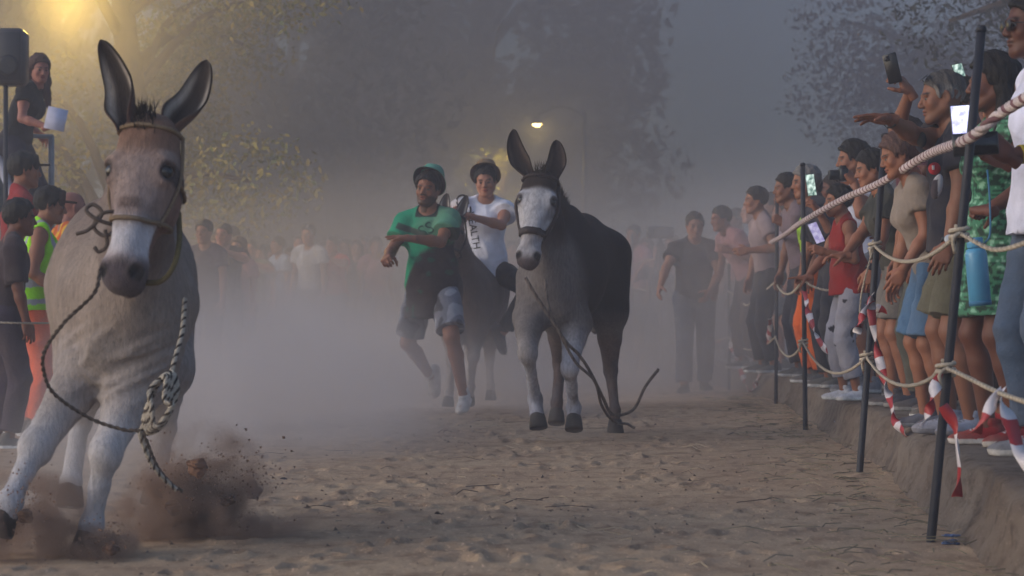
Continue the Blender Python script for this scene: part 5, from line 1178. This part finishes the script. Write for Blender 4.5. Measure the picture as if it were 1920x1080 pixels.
tag(mk('lead_rope', rope_g(spline([P(188, 505, 7.0), P(176, 550, 6.98), P(120, 605, 7.0), P(83, 660, 7.05), P(84, 705, 7.1), P(105, 742, 7.15), P(170, 785, 7.2), P(232, 806, 7.2), P(266, 812, 7.2), P(292, 870, 7.25), P(318, 905, 7.3), P(342, 921, 7.35)], 160), .0066, 160, 2, .045, 6, (rp[0], rp[1])), M_ROPE), 'dark rope looping from the nearest donkey halter past its legs', 'lead rope')
cg = [hexc('b4aa9c'), hexc('3c342f')]
neck = [P(258, 530, 7.25), P(300, 528, 7.2), P(325, 500, 7.2), P(336, 455, 7.3), P(335, 400, 7.45)]
tag(mk('neck_cord', tube(spline(neck, 40), .009, 8).col(hexc('6a5c36')), M_ROPE), 'yellowish cord round the neck of the nearest donkey', 'cord')
loops = [P(347, 560, 7.3), P(342, 620, 7.2), P(330, 665, 7.15), P(318, 705, 7.1)]
for q in range(5): loops += [P(298 - 4 * q, 718 + 3 * q, 7.08 - .015 * q), P(272 + 3 * q, 775 - 4 * q, 7.07 - .015 * q), P(272 + 5 * q, 812 - 3 * q, 7.06 - .015 * q), P(306 + 4 * q, 796 - 9 * q, 7.05 - .015 * q), P(332 - 6 * q, 735 + 4 * q, 7.06 - .015 * q), P(322 - 3 * q, 698 + 2 * q, 7.08 - .015 * q)]
loops += [P(285, 740, 7.06), P(268, 800, 7.06), P(262, 812, 7.06), P(280, 860, 7.1), P(300, 890, 7.15), P(330, 918, 7.2)]
tag(mk('coiled_rope', rope_g(spline(loops, 420), .0078, 420, 3, .036, 6, (cg[0], cg[1], cg[0])), M_ROPE), 'pale checked rope gathered in loose coils at the shoulder of the nearest donkey', 'rope')
c2 = [hexc('6c625c'), hexc('544a46')]
tag(mk('lead_rope', rope_g(spline([P(985, 520, 13.5), P(1005, 555, 13.5), P(1035, 600, 13.55), P(1060, 640, 13.6), P(1085, 665, 13.7), P(1105, 695, 13.8), P(1130, 745, 14.3), P(1145, 775, 14.7), P(1165, 778, 14.9), P(1190, 765, 15.0), P(1210, 725, 15.0), P(1235, 692, 15.0)], 140), .0105, 140, 3, .07, 6, (c2[0], c2[1], c2[0])), M_ROPE), 'grey rope trailing from the middle donkey with its end whipping up', 'lead rope')
tag(mk('lead_rope', rope_g(spline([P(1022, 525, 13.6), P(1030, 580, 13.55), P(1052, 630, 13.6), P(1080, 680, 13.7), P(1115, 715, 13.9), P(1128, 760, 14.5), P(1150, 790, 14.9), P(1175, 795, 15.0), P(1190, 803, 15.0)], 120), .0095, 120, 3, .07, 6, (c2[0], c2[1], c2[0])), M_ROPE), 'second grey rope from the middle donkey trailing to its hind hoof', 'lead rope')

# ------------------------------------------------------------------ phones, camera, bottle and other held things
M_GLASS_BLK = pbr('phone_glass', (.01, .01, .012), rough=.15, var=0, bump=0, spec=.5)
def screen_mat(name, c1, c2, st):
    m = bpy.data.materials.new(name); m.use_nodes = True; t = m.node_tree; b = t.nodes['Principled BSDF']; tc = t.nodes.new('ShaderNodeTexCoord'); nz = t.nodes.new('ShaderNodeTexNoise'); nz.inputs['Scale'].default_value = 32; nz.inputs['Detail'].default_value = 3
    cr = t.nodes.new('ShaderNodeValToRGB'); cr.color_ramp.elements[0].position = .38; cr.color_ramp.elements[1].position = .62; cr.color_ramp.elements[0].color = (*c1, 1); cr.color_ramp.elements[1].color = (*c2, 1)
    t.links.new(tc.outputs['Object'], nz.inputs['Vector']); t.links.new(nz.outputs[0], cr.inputs[0]); t.links.new(cr.outputs[0], b.inputs['Emission Color']); b.inputs['Emission Strength'].default_value = st; b.inputs['Base Color'].default_value = (.02, .02, .02, 1); return m
M_S1 = screen_mat('screen_pale', (.30, .30, .75), (.75, .78, 1.0), 1.3); M_S2 = screen_mat('screen_street', (.05, .12, .10), (.65, .80, .72), .9); M_S3 = screen_mat('screen_violet', (.35, .3, .6), (.7, .65, .9), .5)
def phone(label, c, nvec, upv, w_=.075, h_=.155, scr=None, lens=True, case='16161a'):
    """nvec: the way the screen faces"""
    n = nrm(nvec); u_ = A(upv) - n * (A(upv) @ n); u_ = nrm(u_); x = np.cross(u_, n); R = np.stack([x, u_, n], 1)
    root = empty('phone', c); tag(root, label, 'phone', 'phones held up by spectators')
    mk('case', box((0, 0, 0), (w_ / 2, h_ / 2, .0045), .004).col(hexc(case)).xf(R), M_PLAST, root)
    mk('screen', box((0, 0, .0048), (w_ / 2 - .004, h_ / 2 - .005, .0008), .0).xf(R), scr or M_GLASS_BLK, root)
    if lens:
        hp_ = mk('camera_bump', box((w_ * .22, h_ * .36, -.0055), (w_ * .2, w_ * .2, .0018), .0012).col(hexc('24242a')).xf(R), M_PLAST, root)
        for q in ((.14, .41), (.30, .31)): mk('lens', lathe([(.001, 0), (.006, 0), (.0065, .0015), (.004, .002), (.001, .002)], 12, False).xf(Rx(180)).xf(None, (w_ * q[0], h_ * q[1], -.0076)).xf(R), M_GLASS_BLK, hp_)
    return root
phone('black phone held overhead above the grey haired man', P(1673, 128, 11.7), (.35, .9, .15), (-.22, 0, 1), .072, .155)
phone('tilted phone with a glowing screen beside the nearest post', P(1800, 144, 12.3), (.55, -.8, .2), (-.28, 0, 1), .085, .15, M_S2)
phone('upright phone with a bright pale screen in front of the nearest post', P(1804, 236, 8.5), (.05, -1, .05), (-.07, 0, 1), .085, .16, M_S1)
phone('dark phone held sideways by the tank top spectator', P(1829, 270, 8.25), (-.12, -.98, .1), (1, -.1, .06), .085, .165, M_GLASS_BLK)
phone('phone with a lit street picture held beside the third post', P(1520, 347, 16.2), (.35, -.9, .1), (-.12, 0, 1), .075, .16, M_S2)
phone('phone with a violet screen held low by the young spectator in red', P(1530, 437, 14.0), (.3, -.9, .3), (-.35, 0, 1), .07, .14, M_S3)
phone('small phone with a blue glow above the far end of the fence', P(1375, 447, 22.6), (.1, -1, 0), (1, 0, 0), .07, .14, screen_mat('screen_blue', (.3, .4, 1), (.7, .75, 1), 1.2))
cc = P(1580, 328, 15.3); root = empty('camera_body', cc); tag(root, 'black camera held to the eye of the man in the white shirt', 'camera')
Rk = Rz(92)
mk('housing', box((0, 0, 0), (.065, .028, .045), .008).col(hexc('16171a')).xf(Rk), M_PLAST, root); mk('grip', box((.052, .022, -.004), (.016, .018, .040), .008).col(hexc('111114')).xf(Rk), M_PLAST, root)
mk('lens_barrel', lathe([(.001, 0), (.034, 0), (.036, .01), (.034, .07), (.030, .075), (.028, .068), (.001, .066)], 20, False).col(hexc('131417')).xf(Rx(-90)).xf(None, (0, .02, 0)).xf(Rk), M_PLAST, root); mk('viewfinder', box((0, 0, .052), (.022, .022, .012), .006).col(hexc('16171a')).xf(Rk), M_PLAST, root)
# small camera on a tripod by the far crowd
tc_ = P(1238, 436, 27.4); root = empty('video_camera', A(tc_[0], tc_[1], 0)); tag(root, 'dark video camera on a tripod right of the middle donkey', 'camera')
mk('camera_box', join(box((0, 0, tc_[2]), (.16, .14, .07), .02), box((-.13, -.1, tc_[2]), (.045, .12, .045), .02)).col(hexc('1d1d22')), M_PLAST, root)
for q in range(3): a = q * 2.09 + .5; mk('tripod_leg', tube([(0, 0, tc_[2] - .07), (.35 * math.cos(a), .35 * math.sin(a), 0)], .018, 8), M_POST, root)
# water bottle hanging from its strap
bt = P(1833, 512, 9.15); root = empty('water_bottle', bt); tag(root, 'pale blue metal water bottle hanging beside the green dress', 'bottle'); M_BOT = pbr('blue_enamel', tuple(hexc('4f93b8')), rough=.35, var=.06, bump=.05, spec=.5)
Rb_ = Ry(-5)
mk('flask', lathe([(.001, -.125), (.040, -.125), (.044, -.12), (.044, .075), (.038, .095), (.026, .102), (.001, .102)], 28, False).xf(Rb_), M_BOT, root)
mk('base_ring', lathe([(.0385, -.131), (.0445, -.131), (.0455, -.118), (.0445, -.112), (.0385, -.112)], 28, False).xf(Rb_), pbr('blue_rubber', tuple(hexc('3f7396')), rough=.7), root)
mk('lid', lathe([(.001, .102), (.031, .102), (.033, .106), (.033, .138), (.028, .143), (.001, .143)], 24, False).xf(Rb_), M_BOT, root)
mk('carry_strap', tube(spline([(.028, 0, .12), (.05, 0, .16), (.055, .03, .30), (.06, .10, .42)], 16), .004, 6), pbr('blue_rubber', tuple(hexc('3f7396')), rough=.7), root)
# wrist watches, bracelets, badge
def band(label, pr, s, c, r=.031, wid=.016, face=None, nm='wrist_watch', cat='watch', off=.02):
    wr, el = pr['wr'][s], pr['el'][s]; d = nrm(el - wr); c0 = wr + d * off; a = nrm(np.cross(d, A(0, 1, .2))); b_ = np.cross(d, a); R = np.stack([a, b_, d], 1)
    root = empty(nm, c0); tag(root, label, cat); th = r
    mk('strap', lathe([(r, -wid / 2), (r + .003, -wid / 2), (r + .003, wid / 2), (r, wid / 2)], 24, False).xf(R), pbr('strap_' + c, tuple(hexc(c)), rough=.5), root)
    if face:
        n = A(-.25, -1, .15); n = nrm(n - d * (n @ d)); x = np.cross(d, n); mk('dial', lathe([(.001, 0), (.020, 0), (.021, .004), (.019, .007), (.001, .007)], 22, False).xf(np.stack([x, d, n], 1)).xf(None, n * (r + .001)), pbr('dial_' + face, tuple(hexc(face)), rough=.25, bump=0), root)
band('wrist watch with a pale round dial on the hanging arm of the navy shirted man', armman, 'L', '17171c', .034, .020, 'b4b8c2')
band('dark cord bracelet on the outstretched arm of the navy shirted man', armman, 'R', '1a1a1c', .033, .010, None, 'bracelet', 'bracelet')
band('yellow bracelet on the arm of the tank top spectator', tankman, 'L', 'a08a1e', .033, .02, None, 'bracelet', 'bracelet', .05)
band('dark watch on the hanging arm of the olive shirted spectator', olive, 'L', '15151a', .031, .022, '22222a')
# round red sticker and grey face mask on the navy shirt
q = P(1752, 316, 10.14); root = empty('round_badge', q); tag(root, 'round red sticker on the chest of the navy shirted man', 'badge')
mk('disc', lathe([(.001, 0), (.028, 0), (.028, .002), (.001, .003)], 24, False).xf(Rx(90)), pbr('badge_red', tuple(hexc('b02a30')), rough=.5), root); mk('mark', box((-.006, -.0035, .004), (.006, .0006, .010)).xf(None, (0, 0, 0)), pbr('badge_white', tuple(hexc('d0c4c4')), rough=.5), root)
F = Fld((-.06, -.05, -.09), (.06, .05, .09), .005); F.ell((0, 0, 0), (.026, .018, .058), Ry(14), k=.01); F.ell((.004, .012, 0), (.02, .018, .045), Ry(14), k=.01, sub=True); g = F.mesh(); g.col(mixc(np.tile(hexc('a9a5aa'), (len(g.V), 1)), hexc('3a343c'), (g.V[:, 0] < .002) & (g.V[:, 2] < .03)))
o = mk('face_mask', g, M_CLOTH); o.location = P(1757, 350, 10.12); tag(o, 'grey and dark folded face mask hanging below the red sticker', 'face mask')
F = Fld((-.06, -.06, -.06), (.06, .06, .06), .005); F.ell((0, 0, 0), (.022, .030, .036), k=.01); o = mk('microphone', F.mesh().col(hexc('17171c')), M_CLOTH); o.location = P(1728, 262, 10.28); tag(o, 'dark foam ball held under the chin of the grey haired man', 'microphone')
# paper in the hand of the woman, rubbish
o = mk('paper_sheet', box((0, 0, 0), (.085, .0015, .10)).xf(Ry(12)), pbr('paper', tuple(hexc('cfcfe6')), rough=.8)); o.location = P(105, 223, 19.25); o.rotation_euler = (math.radians(-15), 0, math.radians(12)); tag(o, 'white paper sheet in the hand of the woman at the railing', 'paper')
root = empty('ring_pull', P(1575, 818, 14.6)); root.location[2] = .02; tag(root, 'shiny silver ring and scrap lying at the foot of the bank', 'litter'); th_ = np.linspace(0, 6.283, 20)
M_SIL = pbr('silver', tuple(hexc('b8bcc8')), rough=.25, metal=.8, bump=0); mk('ring', tube(np.stack([.028 * np.cos(th_), 0 * th_, .028 + .028 * np.sin(th_)], 1), .004, 6), M_SIL, root); mk('tag', box((.006, 0, .026), (.015, .003, .014), .002), M_SIL, root); mk('tail', tube(spline([(-.014, 0, .055), (-.03, 0, .075), (-.036, .01, .085)], 6), .003, 5), M_SIL, root)
o = mk('litter_scrap', clod_g(.018, 5, (2.6, 1, .25)).col(hexc('4a5f86')), M_PLAST); o.location = P(1782, 1011, 7.95); o.location[2] = .012; tag(o, 'flattened blue plastic scrap at the foot of the nearest post', 'litter')
# ------------------------------------------------------------------ platform, loudspeaker on the left
pl = P(40, 580, 20.1); root = empty('platform', (pl[0], pl[1], 0)); tag(root, 'raised platform with a grey steel railing at the far left', 'platform')
xr = P(116, 0, 20.1)[0] - pl[0]; mk('deck', box((xr - 1.5, .5, 1.38), (1.52, .9, .035), .01), pbr('deck_board', tuple(hexc('5c5248')), rough=.9, var=.3), root)
for x_, y_ in ((xr - .03, -.36), (xr - 1.2, -.36), (xr - .03, 1.3), (xr - 2.8, -.36)): mk('leg', box((x_, y_, .67), (.035, .035, .67), .006), M_METAL, root)
M_RAIL = pbr('rail_steel', tuple(hexc('7c838c')), rough=.5, var=.15, metal=.1)
zt = P(0, 262, 20.1)[2]
mk('top_rail', tube([(xr - 3, -.36, zt + .04), (xr - 1.4, -.36, zt + .03), (xr, -.36, zt)], .02, 8), M_RAIL, root)
for i in range(5): mk('rail_post', tube([(xr - .02 - i * .62, -.36, 1.40), (xr - .02 - i * .62, -.36, zt + .01 * i)], .026 if i == 0 else .016, 8), M_RAIL, root)
mk('mid_rail', tube([(xr - 3, -.36, 1.85), (xr, -.36, 1.82)], .014, 8), M_RAIL, root)
mk('banner', box((xr - .62, -.395, 1.88), (.20, .004, .34), .0).xf(None, (0, 0, 0)), pbr('banner_cloth', tuple(hexc('4c5a60')), rough=.8, var=.3, vscale=6), root)
mk('stay', tube([(xr - .42, -.42, zt), (xr - .22, -.45, 1.35)], .012, 6), M_POST, root)
mk('flag_cloth', tube(spline([(xr - .50, -.43, zt - .02), (xr - .40, -.44, zt - .35), (xr - .32, -.44, zt - .60), (xr - .36, -.44, zt - .95)], 16), np.interp(np.linspace(0, 1, 16), [0, .3, .6, 1], [.03, .045, .03, .05]), 8).xf(None, None), pbr('flag_white', tuple(hexc('a8acc0')), rough=.9), root)
sp = P(22, 108, 19.0); root = empty('loudspeaker', (sp[0], sp[1], 0)); tag(root, 'grey loudspeaker box on a stand at the upper left edge', 'loudspeaker')
mk('cabinet', box((0, 0, sp[2]), (.125, .13, .235), .035).col(hexc('3c3838')), M_PLAST, root); mk('grille', box((0, -.128, sp[2] + .0), (.105, .006, .20), .004).col(hexc('2c2a2c')), M_PLAST, root)
mk('woofer', lathe([(.001, 0), (.085, 0), (.09, .006), (.06, .01), (.001, .004)], 24, False).xf(Rx(90)).xf(None, (0, -.136, sp[2] - .08)).col(hexc('242224')), M_PLAST, root)
mk('stand_pole', tube([(-.05, .0, 0), (-.05, .0, sp[2] - .2)], .02, 10), M_POST, root)
for q in range(3): a = q * 2.09; mk('stand_leg', tube([(-.05, 0, .45), (-.05 + .5 * math.cos(a), .5 * math.sin(a), 0)], .014, 8), M_POST, root)
# ------------------------------------------------------------------ lettering on the shirts
from mathutils.bvhtree import BVHTree
def letter(txt, shirt, centre, size, rot, colr, nm='lettering', ext=0.0):
    """flat print that follows the cloth: text outline thrown onto the shirt along the view of its wearer's front"""
    cu = bpy.data.curves.new('txt', 'FONT'); cu.body = txt; cu.size = size; cu.align_x = 'CENTER'; cu.align_y = 'CENTER'; cu.resolution_u = 3
    to = bpy.data.objects.new('txt', cu); COL.objects.link(to); bpy.context.view_layer.update()
    me = bpy.data.meshes.new_from_object(to.evaluated_get(bpy.context.evaluated_depsgraph_get())); bpy.data.objects.remove(to); bpy.data.curves.remove(cu)
    rootm = shirt.parent; Mw = Matrix.Translation(rootm.location) @ rootm.rotation_euler.to_matrix().to_4x4()
    v = np.array([Mw @ q.co for q in shirt.data.vertices]); bv_ = BVHTree.FromPolygons([Vector(q) for q in v], [tuple(p.vertices) for p in shirt.data.polygons])
    Rt = Ry(rot); Mi = Mw.inverted()
    for q in me.vertices:
        pt = A(centre) + Rt @ A(q.co[0], 0, q.co[1]); hit = bv_.ray_cast(Vector((pt[0], pt[1] - 1.5, pt[2])), Vector((0, 1, 0)))
        wpt = hit[0] + hit[1] * .004 if hit[0] else Vector(pt)
        q.co = Mi @ wpt
    me.materials.clear(); me.materials.append(pbr('print_' + colr, tuple(hexc(colr)), rough=.8, bump=0)); return link(nm, me, shirt)
sh = [c for c in rid['root'].children if c.name.startswith('shirt')][0]
letter('CR', sh, P(868, 385, 18.6), .15, 75, '1d1d24'); letter('HEALTH', sh, P(888, 432, 18.6), .085, 80, '1d1d24')
sh = [c for c in run['root'].children if c.name.startswith('shirt')][0]
letter('SS', sh, P(800, 432, 17.3), .13, -28, '173f33')
# ------------------------------------------------------------------ haze and dust
def vol_mat(name, dens, colr, aniso=.15):
    m = bpy.data.materials.new(name); m.use_nodes = True; t = m.node_tree; t.nodes.clear(); o = t.nodes.new('ShaderNodeOutputMaterial'); v = t.nodes.new('ShaderNodeVolumePrincipled')
    v.inputs['Color'].default_value = (*colr, 1); v.inputs['Density'].default_value = dens; v.inputs['Anisotropy'].default_value = aniso; t.links.new(v.outputs[0], o.inputs['Volume']); return m, t, v
m_, _, _ = vol_mat('haze_air', HAZE, (.66, .65, .71))
hz = mk('haze', box((0, 45, 9.5), (70, 62, 10.5)), m_); tag(hz, 'pale dusty evening haze over the whole track', 'haze', None, 'stuff')
def dust(label, c, r, dens, colr, nscale=1.2, lo=.42, hi=.72, rz=0, name='dust_cloud', nmin=.12):
    m, t, v = vol_mat(name + '_air', 0, colr, .1); N, Lk = t.nodes, t.links; tc = N.new('ShaderNodeTexCoord')
    ln = N.new('ShaderNodeVectorMath'); ln.operation = 'LENGTH'; Lk.new(tc.outputs['Object'], ln.inputs[0])
    fo = N.new('ShaderNodeMapRange'); fo.interpolation_type = 'SMOOTHSTEP'; fo.inputs['From Min'].default_value = 1.0; fo.inputs['From Max'].default_value = .25; fo.inputs['To Max'].default_value = 1; Lk.new(ln.outputs['Value'], fo.inputs[0])
    mp = N.new('ShaderNodeMapping'); mp.inputs['Scale'].default_value = tuple(r); mp.inputs['Location'].default_value = tuple(A(c) * .37); Lk.new(tc.outputs['Object'], mp.inputs[0])
    nz = N.new('ShaderNodeTexNoise'); nz.inputs['Scale'].default_value = nscale; nz.inputs['Detail'].default_value = 3; nz.inputs['Distortion'].default_value = .6; Lk.new(mp.outputs[0], nz.inputs['Vector'])
    nr = N.new('ShaderNodeMapRange'); nr.inputs['From Min'].default_value = lo; nr.inputs['From Max'].default_value = hi; nr.inputs['To Min'].default_value = nmin; Lk.new(nz.outputs[0], nr.inputs[0])
    a = N.new('ShaderNodeMath'); a.operation = 'MULTIPLY'; Lk.new(fo.outputs[0], a.inputs[0]); Lk.new(nr.outputs[0], a.inputs[1])
    b = N.new('ShaderNodeMath'); b.operation = 'MULTIPLY'; Lk.new(a.outputs[0], b.inputs[0]); b.inputs[1].default_value = dens; Lk.new(b.outputs[0], v.inputs['Density'])
    th = np.linspace(-1.5, 1.5, 10); g = lathe([(.001, -1)] + [(math.cos(x) * 1.02, math.sin(x) * 1.02) for x in th] + [(.001, 1)], 20, False)
    o = mk(name, g, m); o.location = c; o.scale = r; o.rotation_euler = (0, 0, math.radians(rz)); tag(o, label, 'dust', None, 'stuff'); return o
DC = (.80, .75, .75); DF = (.42, .43, .52)
dust('thick pale dust cloud behind the nearest donkey', (-1.75, 14.6, .15), (1.75, 3.9, 1.15), 1.2, DC, .9, .35, .7, 8)
dust('dust cloud round the feet of the runner and the ridden donkey', (-.55, 18.4, .1), (2.0, 2.4, 1.0), .9, DC, 1.0, .38, .7)
dust('wide dust cloud rising over the far end of the track', (-.5, 24.8, .3), (7.0, 5.0, 2.5), .48, (.60, .57, .58), .5, .3, .75, 0, 'dust_cloud', .45)
dust('dust veiling the far spectators along the right fence', (2.4, 21.0, .9), (1.9, 3.2, 1.7), .26, DC, .8, .35, .7, 0, 'dust_cloud', .35)
dust('dust drifting round the legs of the walking man', (1.35, 20.6, .1), (1.3, 2.0, .95), .5, DC, 1.1, .38, .7)
dust('smoky dusk murk filling the far end of the track among the trees', (14, 41, 5), (30, 15, 15), .12, DF, .16, .3, .75, 0, 'dust_cloud', .55)
dust('dark murk veiling the trees behind the running men', (-3, 41, 5), (13, 13, 15), .11, (.30, .31, .33), .2, .3, .75, 0, 'dust_cloud', .6)
dust('extra dust added round the floodlight to strengthen its glow', tuple(P(128, 0, 25.5)), (3.6, 3.6, 3.2), .08, DC, .8, .3, .7)  # denser air added here so the lamp halo shows more
DB = (.42, .30, .24)
dust('low brown spread of kicked up soil right of the nearest donkey', P(400, 965, 8.2), (.42, .35, .16), 48, DB, 5, .47, .64, 0, 'soil_burst', 0.0)
dust('rising brown plume of kicked up soil right of the nearest donkey', P(372, 890, 8.2), (.28, .25, .22), 30, DB, 7, .48, .64, 0, 'soil_burst', 0.0)
dust('brown wisp of soil between the plume and the leading leg', P(300, 945, 8.1), (.22, .25, .16), 45, DB, 6, .48, .64, 0, 'soil_burst', 0.0)
dust('brown burst of soil at the leading hoof of the nearest donkey', P(195, 1022, 7.5), (.15, .18, .09), 80, DB, 11, .46, .62, 0, 'soil_burst', 0.0)
dust('brown soil cloud at the left edge under the raised hoof', P(38, 972, 7.5), (.26, .3, .20), 50, DB, 6, .46, .62, 0, 'soil_burst', 0.0)
dust('low veil of dust around the legs of the nearest donkey', P(240, 890, 8.6), (.75, .9, .42), .9, DC, 2.2, .36, .7, 0, 'dust_veil')
dust('thin dust scuffed up under the middle donkey', P(1060, 830, 14.3), (.6, .6, .16), 1.4, (.7, .62, .55), 3, .4, .7, 0, 'dust_veil')
# crumbs of earth thrown into the air by the hooves
Vg, Tg = [], []
for cx, cy, Y, sx, sy, n, rm in ((385, 915, 8.1, 60, 42, 700, .0042), (190, 1010, 7.45, 30, 18, 260, .004), (40, 955, 7.4, 34, 40, 300, .004), (480, 880, 8.8, 40, 40, 70, .006)):
    for _ in range(n):
        c = P(cx + rng.normal() * sx, cy + rng.normal() * sy, Y + rng.normal() * .12)
        if c[2] < .01: continue
        r = rm * rng.uniform(.3, 1.3) ** 1.5; q = len(Vg); R_ = np.linalg.qr(rng.normal(size=(3, 3)))[0]
        for v in ((1, 0, -.3), (-.5, .87, -.3), (-.5, -.87, -.3), (0, 0, 1)): Vg.append(c + R_ @ (A(v) * r * rng.uniform(.6, 1.3)))
        Tg += [(q, q + 1, q + 3), (q + 1, q + 2, q + 3), (q + 2, q, q + 3), (q, q + 2, q + 1)]
tag(mk('flying_soil', G(Vg, None, Tg).col(hexc('7a5f50')), pbr('grit', rough=.95, var=.5, vscale=3, bump=0), None, False), 'crumbs of soil thrown up around the hooves of the nearest donkey', 'soil', None, 'stuff')
for i, (px, py, Y, r, c, lab) in enumerate(((372, 878, 8.0, .026, '7a5c4c', 'large reddish lump of earth thrown up in the soil burst'), (330, 945, 8.0, .024, '4a382f', 'dark lump of earth low in the soil burst'), (425, 940, 8.15, .020, '5c4638', 'brown lump of earth at the right of the soil burst'), (212, 1026, 7.4, .020, '5a4336', 'lump of earth under the leading hoof of the nearest donkey'), (48, 962, 7.35, .022, '4a382f', 'lump of earth flung up at the left edge'))):
    o = mk('earth_lump', clod_g(r, 30 + i, (1.2, .8, .8)).col(hexc(c)), pbr('grit', rough=.95, var=.5, vscale=3, bump=0)); o.location = P(px, py, Y); tag(o, lab, 'earth lump')
